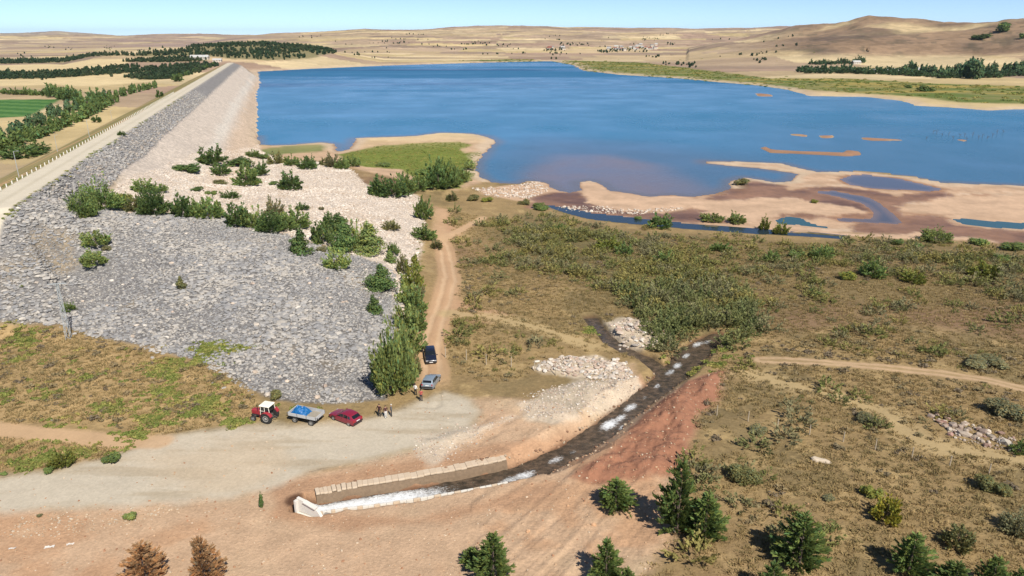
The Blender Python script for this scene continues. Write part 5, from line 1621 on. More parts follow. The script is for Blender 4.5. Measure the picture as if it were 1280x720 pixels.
STRAWM = cover_mat('dry_grass_blades', S(202, 177, 126), S(184, 160, 112), S(158, 142, 98), .045)
TWIGM = cover_mat('dull_brush', S(182, 160, 120), S(164, 150, 112), S(158, 142, 118), .05)
SCRUBM = cover_mat('scrub_leaves', S(158, 148, 90, .92), S(130, 134, 80, .92), S(146, 140, 104, .92), .07)
WEEDM = cover_mat('weed_leaves', S(150, 154, 84, .92), S(122, 138, 70, .92), S(176, 166, 98, .92), .25)
WOODM = cover_mat('plantation_leaves', S(86, 110, 76, .9), S(76, 100, 70, .9), S(104, 118, 82, .9), .01)
grass_src = [tuft(800 + i, 16, STRAWM, .5, .5, .035, .7) for i in range(4)]
brush_src = [mound(820 + i, 60, TWIGM, .17, .55) for i in range(4)]
scrub_src = [bushlet(840 + i, 260, SCRUBM, .085, .62) for i in range(6)]
weed_src = [mound(860 + i, 60, WEEDM, .2, .4) for i in range(4)]

RIGHT = PX([(560, 262), (700, 285), (900, 300), (1300, 318), (1420, 420), (1420, 760), (790, 760), (850, 680), (850, 600), (866, 520), (905, 462), (880, 425), (835, 440), (790, 446), (760, 440), (700, 440), (650, 470), (600, 480), (565, 470), (552, 430), (575, 390), (575, 330), (566, 290)])


def clear_of(q, pad=0.0):
    """away from tracks, water and roads"""
    x, y = q[:, 0].copy(), q[:, 1].copy()
    ok = np.ones(len(q), bool)
    for line, w, kind in TRACKS:
        d, _, _ = sdline(line, x, y, 8); ok &= d > w * (.9 if kind != 'straw' else .3) + pad
    d, t, _ = sdline(STREAM, x, y, 10); ok &= d > np.interp(t, np.arange(len(STREAM_W)), STREAM_W) + .7
    d, _, _ = sdline(BROOK, x, y, 10); ok &= d > 1.8
    ok &= sdpoly(GRAVEL, x, y, 5) < -.3
    ok &= sdpoly(REDSOIL, x, y, 5) < .3
    for l in LIME: ok &= sdpoly(l, x, y, 5) < -.2
    for l, k in POOLS: ok &= sdpoly(l, x, y, 5) < -.3
    ok &= sdpoly(LAKE, x, y, 5) < -.5
    return q[ok]


def thin(q, poly, rng, keep):
    d = sdpoly(poly, q[:, 0].copy(), q[:, 1].copy(), 10)
    return q[(d > 0) | (rng.random(len(q)) < keep)]


R2 = np.random.default_rng(21)
q = clear_of(sample(46000, RIGHT, R2, 0, 1.5))
rr_ = np.hypot(q[:, 0], q[:, 1])
q = q[R2.random(len(q)) < np.clip(120 / rr_, .25, 1)]
nq = fbm(q[:, 0], q[:, 1], 12, 4, 401)
q = q[(nq + R2.normal(0, .35, len(q))) > -.45]
ql = clear_of(np.concatenate([sample(5200, LGRASS, R2, 0, .8), sample(1200, LGRASS2, R2, 0, .6)]))
q = np.concatenate([q, ql])
scatter('dry_grass', 'straw coloured dry grass covering the right hand slopes', 'grass', q, R2.uniform(.5, 1.35, len(q)), grass_src, R2, .55)
q = clear_of(sample(4200, RIGHT, R2, 0, 1.5))
nq = fbm(q[:, 0], q[:, 1], 16, 4, 402)
q = q[(nq + R2.normal(0, .25, len(q))) > .05]
q2 = clear_of(sample(300, LGRASS, R2))
q = np.concatenate([q, q2])
scatter('dull_brush', 'dull grey brown brush patches in the dry grass', 'brush', q, .6 + 1.1 * R2.random(len(q)) ** 2, brush_src, R2, .7)
qa = sample(2000, SCRUB, R2, -1, 3); qb = sample(1300, SCRUB2, R2, -1, 3)
q = clear_of(np.concatenate([qa[fbm(qa[:, 0], qa[:, 1], 14, 4, 403) + R2.normal(0, .25, len(qa)) > .0], qb[fbm(qb[:, 0], qb[:, 1], 9, 3, 404) > -.25]]))
qc = clear_of(sample(1500, RIGHT, R2, 0, 1.0)); qc = qc[fbm(qc[:, 0], qc[:, 1], 20, 4, 405) + R2.normal(0, .2, len(qc)) > .15]
q = np.concatenate([q, qc])
scatter('green_scrub', 'olive green scrub thicket behind the stream', 'scrub', q, .6 + 2.8 * R2.random(len(q)) ** 2.6, scrub_src, R2, .75)
THICKM = cover_mat('thicket_leaves', S(142, 144, 92, .9), S(122, 132, 84, .9), S(150, 146, 106, .9), .1)
thk = PX([(790, 380), (850, 360), (925, 370), (930, 410), (905, 428), (880, 418), (850, 422), (835, 440), (838, 415), (815, 400)])
q = sample(190, thk, R2, -2.5, 4.0)
d_, t_, _ = sdline(STREAM, q[:, 0].copy(), q[:, 1].copy(), 10)
q = q[d_ > 2.6]
scatter('willow_thicket', 'dense green thicket where the stream disappears', 'thicket', q, R2.uniform(1.0, 4.0, len(q)), [bushlet(880 + i, 600, THICKM, .06, .6) for i in range(5)], R2, .85)
# weeds in patches on the left
patches = [(28, 415, 30, 13, 260), (20, 442, 26, 6, 90), (112, 470, 20, 5, 70), (215, 462, 34, 8, 330), (262, 437, 40, 5, 480), (236, 449, 28, 6, 330), (268, 498, 22, 12, 170), (208, 487, 26, 10, 150), (290, 525, 16, 6, 60), (130, 507, 24, 7, 110), (240, 512, 26, 8, 90), (60, 487, 26, 8, 70), (85, 527, 24, 7, 80), (190, 518, 24, 12, 110), (10, 495, 16, 10, 60), (170, 540, 22, 6, 60), (60, 570, 26, 8, 90), (100, 562, 20, 6, 40), (30, 578, 30, 8, 60), (296, 440, 12, 3, 30), (380, 508, 40, 3, 40), (515, 350, 7, 24, 160), (524, 330, 5, 20, 80), (905, 445, 22, 8, 160), (831, 446, 9, 7, 90), (866, 452, 6, 5, 50), (905, 425, 16, 5, 90), (738, 400, 9, 5, 120), (912, 416, 12, 5, 60)]
qs = []
for (a, b, w, h, n_) in patches:
    for k in range(n_):
        an = R2.uniform(0, 6.283); r_ = abs(R2.normal(0, .75))
        qs.append(at_z(a + math.cos(an) * r_ * w, b + math.sin(an) * r_ * h, 6.3 if b > 395 else 5))
qs = np.array(qs)
qs = qs[fbm(qs[:, 0], qs[:, 1], 2.6, 3, 421) > -.25]
qx = sample(420, LGRASS, R2); qx2 = sample(120, LGRASS2, R2)
qs = np.concatenate([qs, qx[fbm(qx[:, 0], qx[:, 1], 6, 3, 422) > 0], qx2])
scatter('green_weeds', 'green weed patches in the dry grass at left and by the rubble', 'weeds', qs, .35 + .8 * R2.random(len(qs)), weed_src, R2, .8)
# rubble of the dam: thousands of stones, sizes sorted in patches
def rock(seed):
    r_ = np.random.default_rng(seed)
    v, f, c = stones(np.zeros((1, 3)), np.array([1.0]), np.array([[1., 1., 1.]]), r_, r_.uniform(.4, .75), .14)
    return mesh_np('rock', v, f, None, {'tone': c * r_.uniform(.85, 1.12)})


GREYROCK = cover_mat('grey_rock', S(158, 156, 154, .74), S(178, 174, 168, .74), S(196, 188, 176, .74), .10, 0.0)
PALEROCK = cover_mat('pale_rock', S(206, 188, 168, .74), S(224, 208, 190, .74), S(236, 224, 208, .74), .10, 0.0)
grey_src = [rock(1000 + i) for i in range(12)]; pale_src = [rock(1020 + i) for i in range(12)]
for me in grey_src: me.materials.append(GREYROCK)
for me in pale_src: me.materials.append(PALEROCK)


def sizes(q, lo, hi):
    k = np.clip(.5 + .5 * fbm(q[:, 0], q[:, 1], 9, 3, 431), .15, 1)
    return lo + (hi - lo) * k * R2.random(len(q)) ** 2.2


q = sample(52000, GREY, R2, 0, 1.0)
strag = sample(900, GREY, R2, -2.6, .8)
q = np.concatenate([q, strag]); q = q[(q[:, 0] * DAM_P[0] + q[:, 1] * DAM_P[1]) > -49.2]
q = q[fbm(q[:, 0], q[:, 1], 13, 4, 432) < 9]
scatter('riprap_stones', 'grey rubble stones covering the slope above the parked vehicles', 'stones', q, sizes(q, .3, 1.35), grey_src, R2, 1.0)
q = sample(34000, PALE, R2, 0, .9)
scatter('pale_slope_stones', 'pale cream rubble stones spread between the shrubs', 'stones', q, sizes(q, .28, 1.2), pale_src, R2, 1.0)
# crest edges
sS = 150 + 300 * R2.random(420) ** 1.5
q = np.concatenate([np.stack([DAM_D[0] * s_ + DAM_P[0] * X_, DAM_D[1] * s_ + DAM_P[1] * X_])[None] for s_, X_ in zip(sS, np.where(R2.random(420) < .45, -49.2, -57.6 - R2.random(420) * 12) + R2.normal(0, .3, 420))])
scatter('crest_weeds', 'weeds growing along the edges of the dam crest road', 'weeds', q, R2.uniform(.4, 1.2, len(q)), weed_src, R2, .6)
# meadow reeds by the lake
q = sample(1500, MEADOW, R2, .5, 1.0)
scatter('meadow_plants', 'green meadow plants on the spit at the lake', 'meadow', q, R2.uniform(.5, 1.5, len(q)), weed_src, R2, .5)
q = sample(1500, GREENSHORE, R2, 2, 10)
scatter('shore_bushes', 'green bushes and reeds lining the right lake shore', 'bushes', q, R2.uniform(2.5, 6.5, len(q)), weed_src, R2, .6)
# plantations beyond the dam
wood_src = [shrub_mesh('column', np.array([1., 1., 1.]), 900 + i, 60, .26) for i in range(3)]
for me in wood_src:
    me.materials.clear(); me.materials.append(WOODM)
qs = []
for poly, n_ in zip(PLANT, (4200, 520, 800, 700, 300)):
    qq = sample(n_, poly, R2, 0, 8)
    dens = fbm(qq[:, 0], qq[:, 1], 70, 3, 410)
    qs.append(qq[dens > -.55])
q = np.concatenate(qs)
scatter('pine_plantation', 'dark green young pine plantations beyond the end of the dam', 'plantation', q, R2.uniform(3.6, 7.0, len(q)) * np.clip(np.hypot(q[:, 0], q[:, 1]) / 1300, .6, 1.25), wood_src, R2, 1.0)
# lone trees and hedges over the far slopes
qs = []
for k in range(46):
    a = R2.uniform(430, 1020); b = R2.uniform(42, 74)
    x, y = at(a, b)
    m_ = R2.integers(1, 6)
    for j in range(m_): qs.append((x + R2.normal(0, 22), y + R2.normal(0, 9)))
for (a0_, b0_, a1_, b1_, n_) in [(748, 65, 815, 60, 90), (684, 63, 706, 61, 28), (800, 48, 822, 48, 16), (700, 55, 740, 56, 24), (835, 55, 845, 55, 12), (480, 52, 505, 53, 14), (370, 47, 405, 46, 8), (130, 60, 142, 60, 10), (590, 54, 640, 57, 18), (806, 70, 828, 72, 10), (56, 58, 100, 63, 14), (20, 68, 40, 68, 6), (830, 80, 870, 82, 22), (940, 76, 960, 75, 10)]:
    for j in range(n_):
        f_ = R2.random()
        x, y = at(a0_ + (a1_ - a0_) * f_ + R2.normal(0, 2), b0_ + (b1_ - b0_) * f_ + R2.normal(0, 1.2)); qs.append((x, y))
q = np.array(qs)
scatter('far_trees', 'tiny dark trees dotted over the far fields and village', 'trees', q, R2.uniform(3, 7.5, len(q)), wood_src, R2, .9)
# ------------------------------------------------------------------ vehicles
RUBBER = plain('tyre_rubber', (.022, .021, .020), .85, vary=.3, scale=8)
STEEL = plain('wheel_steel', S(200, 198, 190), .45, .3, vary=.1)
GLASS = plain('car_glass', (.012, .015, .018), .06, 0, .6, vary=.05)
BLACK = plain('black_plastic', (.02, .02, .021), .6)
CHROME = plain('lamp_lens', S(225, 228, 230), .15, .2)
REDLENS = plain('red_lens', (.35, .015, .012), .25)
PLATE = plain('number_plate', (.75, .75, .72), .5)


def frame_at(px0, py0, px1, py1, half_l, half_w):
    """ground frame for a vehicle: p0 -> p1 is the direction it faces"""
    a = np.array(at(px0, py0)); b = np.array(at(px1, py1))
    c = (a + b) / 2; d = (b - a) / np.hypot(*(b - a)); n_ = np.array([-d[1], d[0]])
    f = (gz(*(c + d * half_l + n_ * half_w)) + gz(*(c + d * half_l - n_ * half_w))) / 2; r = (gz(*(c - d * half_l + n_ * half_w)) + gz(*(c - d * half_l - n_ * half_w))) / 2
    l = (gz(*(c + d * half_l + n_ * half_w)) + gz(*(c - d * half_l + n_ * half_w))) / 2; rt = (gz(*(c + d * half_l - n_ * half_w)) + gz(*(c - d * half_l - n_ * half_w))) / 2
    X_ = Vector((d[0], d[1], (f - r) / (2 * half_l))).normalized(); Y_ = Vector((n_[0], n_[1], (l - rt) / (2 * half_w)))
    Z_ = X_.cross(Y_).normalized(); Y_ = Z_.cross(X_)
    M = Matrix((X_, Y_, Z_)).transposed().to_4x4()
    M.translation = Vector((c[0], c[1], (f + r + l + rt) / 4 - .01))
    return M, n_, d


def wheel(parent, x, y, r, w, rim=STEEL, rimr=.62, name='wheel'):
    m = MB()
    prof = [(-w / 2, r * .55), (-w / 2, r * .92), (-w * .36, r), (w * .36, r), (w / 2, r * .92), (w / 2, r * .55)]
    n_ = 20
    rings = [[(math.cos(6.2832 * i / n_) * rr_, yy, math.sin(6.2832 * i / n_) * rr_) for i in range(n_)] for yy, rr_ in prof]
    m.loft(rings, caps=True)
    t = m.build(name, RUBBER, parent, 0, True, (x, y, r))
    s = 1 if y > 0 else -1
    m = MB()
    m.loft([[(math.cos(6.2832 * i / 16) * rr_, s * (w / 2 + yy), math.sin(6.2832 * i / 16) * rr_) for i in range(16)] for yy, rr_ in ((-.03, r * rimr), (.012, r * rimr), (.004, r * rimr * .8), (-.02, r * .3), (.02, r * .22))])
    m.build('rim', rim, t, 0, True)
    return t


def car(name, label, px, paint, L=4.1, W=1.68, Hh=1.42, style='hatch'):
    M, _, _ = frame_at(*px, 1.2, .7)
    o = empty(name, None, M=M)
    tag(o, label, 'car', 'parked cars')
    k = L / 4.1; q = Hh / 1.42
    # station: x, bottom, belt, top, half width at belt, half width at top
    rear = {'hatch': [(-.95, .22, .93, 1.42, 1, .80), (-1.50, .23, .94, 1.37, 1, .78), (-1.98, .28, .95, 1.00, .95, .76), (-2.05, .40, .80, .86, .90, .74)],
            'wagon': [(-1.1, .22, .93, 1.44, 1, .80), (-1.75, .24, .95, 1.40, 1, .79), (-2.0, .28, .96, 1.04, .96, .78), (-2.06, .40, .80, .88, .92, .76)]}[style]
    st = [(2.05, .38, .60, .64, .80, .70), (1.98, .24, .68, .72, .92, .78), (1.25, .21, .84, .88, .98, .80), (.82, .21, .90, .94, 1, .82), (.08, .21, .92, 1.38, 1, .80), (-.4, .21, .93, 1.43, 1, .80)] + rear
    rings = []
    for (x, zb_, zm, zt, wb, wt) in st:
        hw = W / 2
        pts = [(-wb * .93, zb_), (-wb, zb_ + .16), (-wb, zm * .78), (-wb * .97, zm), (-wt, zt - .035), (-wt * .82, zt), (wt * .82, zt), (wt, zt - .035), (wb * .97, zm), (wb, zm * .78), (wb, zb_ + .16), (wb * .93, zb_)]
        rings.append([(x * k, a * hw, z * q) for a, z in pts])
    body = MB().loft(rings).build('body', paint, o, .015, True)

    def pane(nm, pts, mat=GLASS, off=(0, 0, 0)):
        mb = MB(); c = sum((Vector(p) for p in pts), Vector()) / len(pts)
        nn_ = (Vector(pts[1]) - Vector(pts[0])).cross(Vector(pts[2]) - Vector(pts[0])).normalized()
        if nn_.dot(c - Vector((0, 0, .8 * q))) < 0: nn_ = -nn_
        v = [Vector(p) + nn_ * .012 for p in pts] + [Vector(p) - nn_ * .02 for p in pts]
        n_ = len(pts)
        mb.add(v, [tuple(range(n_)), tuple(range(n_, 2 * n_))[::-1]] + [(i, (i + 1) % n_, n_ + (i + 1) % n_, n_ + i) for i in range(n_)])
        return mb.build(nm, mat, o)
    hw = W / 2

    def on(i, j, t, s_):   # point on the side between belt and roof of station i..j
        a = st[i]; b = st[j]
        return lambda u, v: None
    def side(x, v, s_):
        xs = [e[0] for e in st][::-1]
        zm = np.interp(x, xs, [e[2] for e in st][::-1]); zt = np.interp(x, xs, [e[3] for e in st][::-1]) - .035
        wb = np.interp(x, xs, [e[4] for e in st][::-1]) * .97; wt = np.interp(x, xs, [e[5] for e in st][::-1])
        return (x * k, s_ * hw * (wb + (wt - wb) * v), (zm + (zt - zm) * v) * q)
    xr = -1.38 if style == 'hatch' else -1.62
    for s_ in (-1, 1):
        pane('window', [side(.66, .08, s_), side(.10, .88, s_), side(-.38, .90, s_), side(-.38, .06, s_)])
        pane('window', [side(-.46, .06, s_), side(-.46, .90, s_), side(-1.02, .88, s_), side(-1.10, .06, s_)])
        pane('window', [side(-1.18, .10, s_), side(-1.10, .86, s_), side(xr, .82, s_), side(xr - .18, .14, s_)])
        mb = MB().box((.70 * k, s_ * (hw + .09), .98 * q), (.12, .2, .13)); mb.build('mirror', paint, o, .02)
        wheel(o, 1.28 * k, s_ * (hw - .10), .30, .19); wheel(o, -1.25 * k, s_ * (hw - .10), .30, .19)
        for xx in (1.28, -1.25):
            mb = MB(); n_ = 14
            mb.loft([[(xx * k + math.cos(math.pi * i / n_) * r_, s_ * (hw * .985 + off), .30 + math.sin(math.pi * i / n_) * r_) for i in range(n_ + 1)] for r_, off in ((.32, .006), (.385, .006), (.385, -.05), (.32, -.05))], caps=False, closed=False)
            mb.build('wheel_arch', BLACK, o)
        MB().box((2.0 * k, s_ * hw * .68, .64 * q), (.10, .34, .13)).build('headlight', CHROME, o, .02)
        MB().box((-2.02 * k, s_ * hw * .80, .80 * q), (.09, .17, .26)).build('tail_light', REDLENS, o, .02)
        for xx in (-.15, -.95):
            MB().box((xx * k, s_ * (hw + .008), .82 * q), (.16, .03, .03)).build('door_handle', BLACK, o)
    pane('windscreen', [(.76 * k, -hw * .74, .985 * q), (.76 * k, hw * .74, .985 * q), (.13 * k, hw * .70, 1.365 * q), (.13 * k, -hw * .70, 1.365 * q)])
    r0, r1 = rear[-3], rear[-2]
    t0, t1 = .12, .88
    pane('rear_window', [((r0[0] + (r1[0] - r0[0]) * t) * k, s_ * hw * .68, (r0[3] + (r1[3] - r0[3]) * t) * q) for t, s_ in ((t0, -1), (t0, 1), (t1, 1), (t1, -1))])
    MB().box((2.06 * k, 0, .44 * q), (.10, W * .92, .2)).build('bumper', BLACK, o, .03)
    MB().box((-2.06 * k, 0, .50 * q), (.10, W * .92, .18)).build('bumper', BLACK, o, .03)
    MB().box((2.115 * k, 0, .46 * q), (.012, .5, .11)).build('number_plate', PLATE, o)
    MB().box((-2.085 * k, 0, .74 * q), (.012, .5, .11)).build('number_plate', PLATE, o)
    MB().box((2.03 * k, 0, .62 * q), (.06, W * .45, .08)).build('grille', BLACK, o)
    return o


car('parked_car', 'dark red hatchback parked between the trailer and the standing group', (441, 529, 424, 522.5), plain('dark_red_paint', S(146, 36, 58, .8), .38, 0, .5, .16, 2.5, coat=.4), 4.15, 1.66, 1.38)
car('parked_car', 'dark navy car facing the viewer on the dirt track', (537, 442, 539, 455), plain('navy_paint', (.012, .014, .028), .25, 0, .5, .05, coat=.7), 4.1, 1.70, 1.48, 'wagon')
car('parked_car', 'silver blue hatchback seen from behind beside the two people', (533.5, 489, 545, 472), plain('silver_paint', S(158, 172, 182, .85), .4, .35, .5, .14, 2.5, coat=.4), 4.2, 1.70, 1.45, 'wagon')

RED = plain('tractor_red', S(170, 54, 62, .8), .5, 0, .5, .2, 3.0, coat=.1)
CREAM = plain('cab_cream', S(246, 240, 222, .85), .5, vary=.05)
IRON = plain('dull_iron', S(120, 116, 110), .6, .3, vary=.2)
M, _, _ = frame_at(344, 527, 322, 523.5, 1.0, .7)
tr = empty('tractor', None, M=M)
tag(tr, 'red tractor with a cream cab hitched in front of the trailer', 'tractor')
hood = MB().loft([[(1.72, y, z) for y, z in ((-.28, .78), (.28, .78), (.30, 1.24), (.22, 1.32), (-.22, 1.32), (-.30, 1.24))],
                  [(1.0, y, z) for y, z in ((-.30, .76), (.30, .76), (.33, 1.32), (.25, 1.40), (-.25, 1.40), (-.33, 1.32))],
                  [(.28, y, z) for y, z in ((-.33, .74), (.33, .74), (.36, 1.38), (.28, 1.46), (-.28, 1.46), (-.36, 1.38))]]).build('hood', RED, tr, .02, True)
MB().box((1.74, 0, 1.03), (.04, .46, .46)).build('grille', BLACK, hood)
for s_ in (-1, 1): MB().cyl((1.73, s_ * .17, 1.2), (1.78, s_ * .17, 1.2), .07, .07, 10).build('headlight', CHROME, tr)
MB().box((.75, 0, .66), (2.1, .34, .30)).box((-.55, 0, .72), (.8, .5, .5)).build('engine_block', IRON, tr, .03)
MB().box((1.30, 0, .50), (.14, 1.25, .12)).build('front_axle', IRON, tr, .02)
MB().cyl((.75, .38, 1.30), (.75, .38, 2.15), .035, .035, 8).build('exhaust', BLACK, tr)
for s_ in (-1, 1):
    wheel(tr, 1.30, s_ * .66, .36, .22)
    wheel(tr, -.62, s_ * .74, .70, .40, rimr=.55)
    # mudguard over the rear wheel
    mb = MB(); n_ = 10
    mb.loft([[(-.62 + math.cos(a) * r_, s_ * (.74 + off), .70 + math.sin(a) * r_) for a in np.linspace(.15, 2.75, n_)] for r_, off in ((.76, -.24), (.76, .24), (.80, .24), (.80, -.24))], caps=False, closed=False)
    mb.build('mudguard', RED, tr, .01)
    # cab posts, door and windows
    for (x0, z0, x1, z1) in ((.26, .95, .16, 2.16), (-.36, 1.35, -.36, 2.16), (-1.02, 1.45, -.92, 2.16)):
        MB().cyl((x0, s_ * .60, z0), (x1, s_ * .55, z1), .035, .035, 6).build('cab_post', CREAM, tr)
    MB().box((-.05, s_ * .585, .95), (.62, .04, .07)).build('door_sill', CREAM, tr)
    MB().add([(.20, s_ * .585, 1.0), (-.33, s_ * .585, 1.0), (-.33, s_ * .555, 2.1), (.13, s_ * .555, 2.1)], [(0, 1, 2, 3)]).build('door_glass', GLASS, tr)
    MB().add([(-.40, s_ * .58, 1.45), (-.98, s_ * .58, 1.5), (-.92, s_ * .555, 2.1), (-.40, s_ * .555, 2.1)], [(0, 1, 2, 3)]).build('side_glass', GLASS, tr)
    MB().box((.02, s_ * .60, 1.52), (.55, .03, .05)).build('door_rail', CREAM, tr)
MB().add([(.24, -.55, 1.48), (.24, .55, 1.48), (.17, .52, 2.12), (.17, -.52, 2.12)], [(0, 1, 2, 3)]).build('windscreen', GLASS, tr)
MB().add([(-1.0, -.55, 1.5), (-1.0, .55, 1.5), (-.93, .52, 2.12), (-.93, -.52, 2.12)], [(0, 1, 2, 3)]).build('rear_glass', GLASS, tr)
MB().loft([[(x, y, z) for x, y in ((.34, -.66), (.34, .66), (-1.06, .66), (-1.06, -.66))] for z in (2.12, 2.20)] +
          [[(x, y, 2.31) for x, y in ((.24, -.54), (.24, .54), (-.94, .54), (-.94, -.54))]]).build('cab_roof', CREAM, tr, .04)
MB().box((-.55, 0, 1.12), (.5, .5, .12)).box((-.80, 0, 1.4), (.1, .46, .45)).build('seat', BLACK, tr, .03)
MB().cyl((-1.0, 0, .55), (-1.45, 0, .52), .05, .05, 6).build('drawbar', IRON, tr)
for s_ in (-1, 1): MB().cyl((-.95, s_ * .3, .6), (-1.4, s_ * .36, .4), .03, .03, 6).build('hitch_arm', IRON, tr)

GREYP = plain('grey_trailer_paint', S(196, 196, 194, .8), .6, vary=.18, scale=2.5)
WOODB = plain('weathered_boards', S(176, 166, 148), .9, vary=.25, scale=3)
M, _, _ = frame_at(391, 532.5, 368, 528, 1.15, .7)
# wheel line is on the near side; shift the trailer's centre line away from the viewer
tl = empty('farm_trailer', None, M=M @ Matrix.Translation((0, -.78 if M.to_3x3()[0][0] < 0 else .78, 0)))
if (tl.matrix_world.translation - camera.location).length < (M.translation - camera.location).length:
    tl.matrix_world = M @ Matrix.Translation((0, .78, 0))
tag(tl, 'grey flatbed farm trailer with drop sides behind the tractor', 'trailer')
LL, WW, fl = 3.9, 1.9, .92
for i in range(8):
    MB().box((0, -WW / 2 + .12 + i * (WW - .24) / 7, fl), (LL - .08, .225, .05)).build('floor_board', WOODB, tl)
for s_ in (-1, 1):
    for i in range(3):
        MB().box((-LL / 2 + LL / 6 + i * LL / 3, s_ * WW / 2, fl + .20), (LL / 3 - .03, .05, .42)).build('side_board', GREYP, tl, .008)
    MB().box((s_ * LL / 2, 0, fl + .20), (.05, WW - .06, .42)).build('end_board', GREYP, tl, .008)
    for x in (-LL / 2, -LL / 6, LL / 6, LL / 2):
        MB().box((x, s_ * (WW / 2 + .03), fl + .19), (.05, .04, .46)).build('side_post', IRON, tl)
    MB().box((0, s_ * .45, fl - .12), (LL, .08, .16)).build('chassis_beam', IRON, tl)
    wheel(tl, 1.15, s_ * .80, .38, .22); wheel(tl, -1.15, s_ * .80, .38, .22)
for x in (1.15, -1.15): MB().box((x, 0, .38), (.1, 1.5, .1)).build('axle', IRON, tl)
for s_ in (-1, 1): MB().cyl((LL / 2 - .2, s_ * .4, .6), (LL / 2 + 1.0, 0, .52), .04, .04, 6).build('drawbar', IRON, tl)
MB().box((-LL / 2 - .04, .7, fl + .12), (.03, .14, .2)).build('tail_light', BLACK, tl)
# blue tarp bundle lying on the trailer
TARP = plain('blue_tarp', S(24, 118, 186, .62), .5, vary=.25, scale=5)
rng = np.random.default_rng(5)
nu, nv = 22, 16
vs = []
for i in range(nu):
    for j in range(nv):
        u = i / (nu - 1) * 2 - 1; v = j / (nv - 1) * 2 - 1
        e = max(0, 1 - abs(u) ** 2.2) * max(0, 1 - abs(v) ** 2.4)
        h = .78 * e ** .55 * (1 + .25 * math.sin(u * 5 + v * 3) * e) - .25 * max(0, u - .3) + rng.normal(0, .05) * (e > .02) + .06 * math.sin(u * 11 - v * 7) * e
        vs.append((u * 1.12 + .03 * math.sin(v * 9), v * .80 + .03 * math.sin(u * 8), max(h, 0.0)))
fs = [(i * nv + j, i * nv + j + 1, (i + 1) * nv + j + 1, (i + 1) * nv + j) for i in range(nu - 1) for j in range(nv - 1)]
tarp = MB().add(vs, fs).add([(x, y, -.0) for x, y, z in vs[:0]], []).build('tarp_bundle', TARP, None)
tarp.matrix_world = tl.matrix_world @ Matrix.Translation((.85, 0, fl + .03))
tag(tarp, 'bright blue tarpaulin bundle lying on the front of the trailer', 'tarpaulin')

# ------------------------------------------------------------------ people
SKIN = plain('skin', S(196, 150, 120), .6, vary=.05)
HAIR = plain('dark_hair', (.015, .012, .010), .6)
SHOE = plain('shoe_leather', (.02, .018, .016), .6)


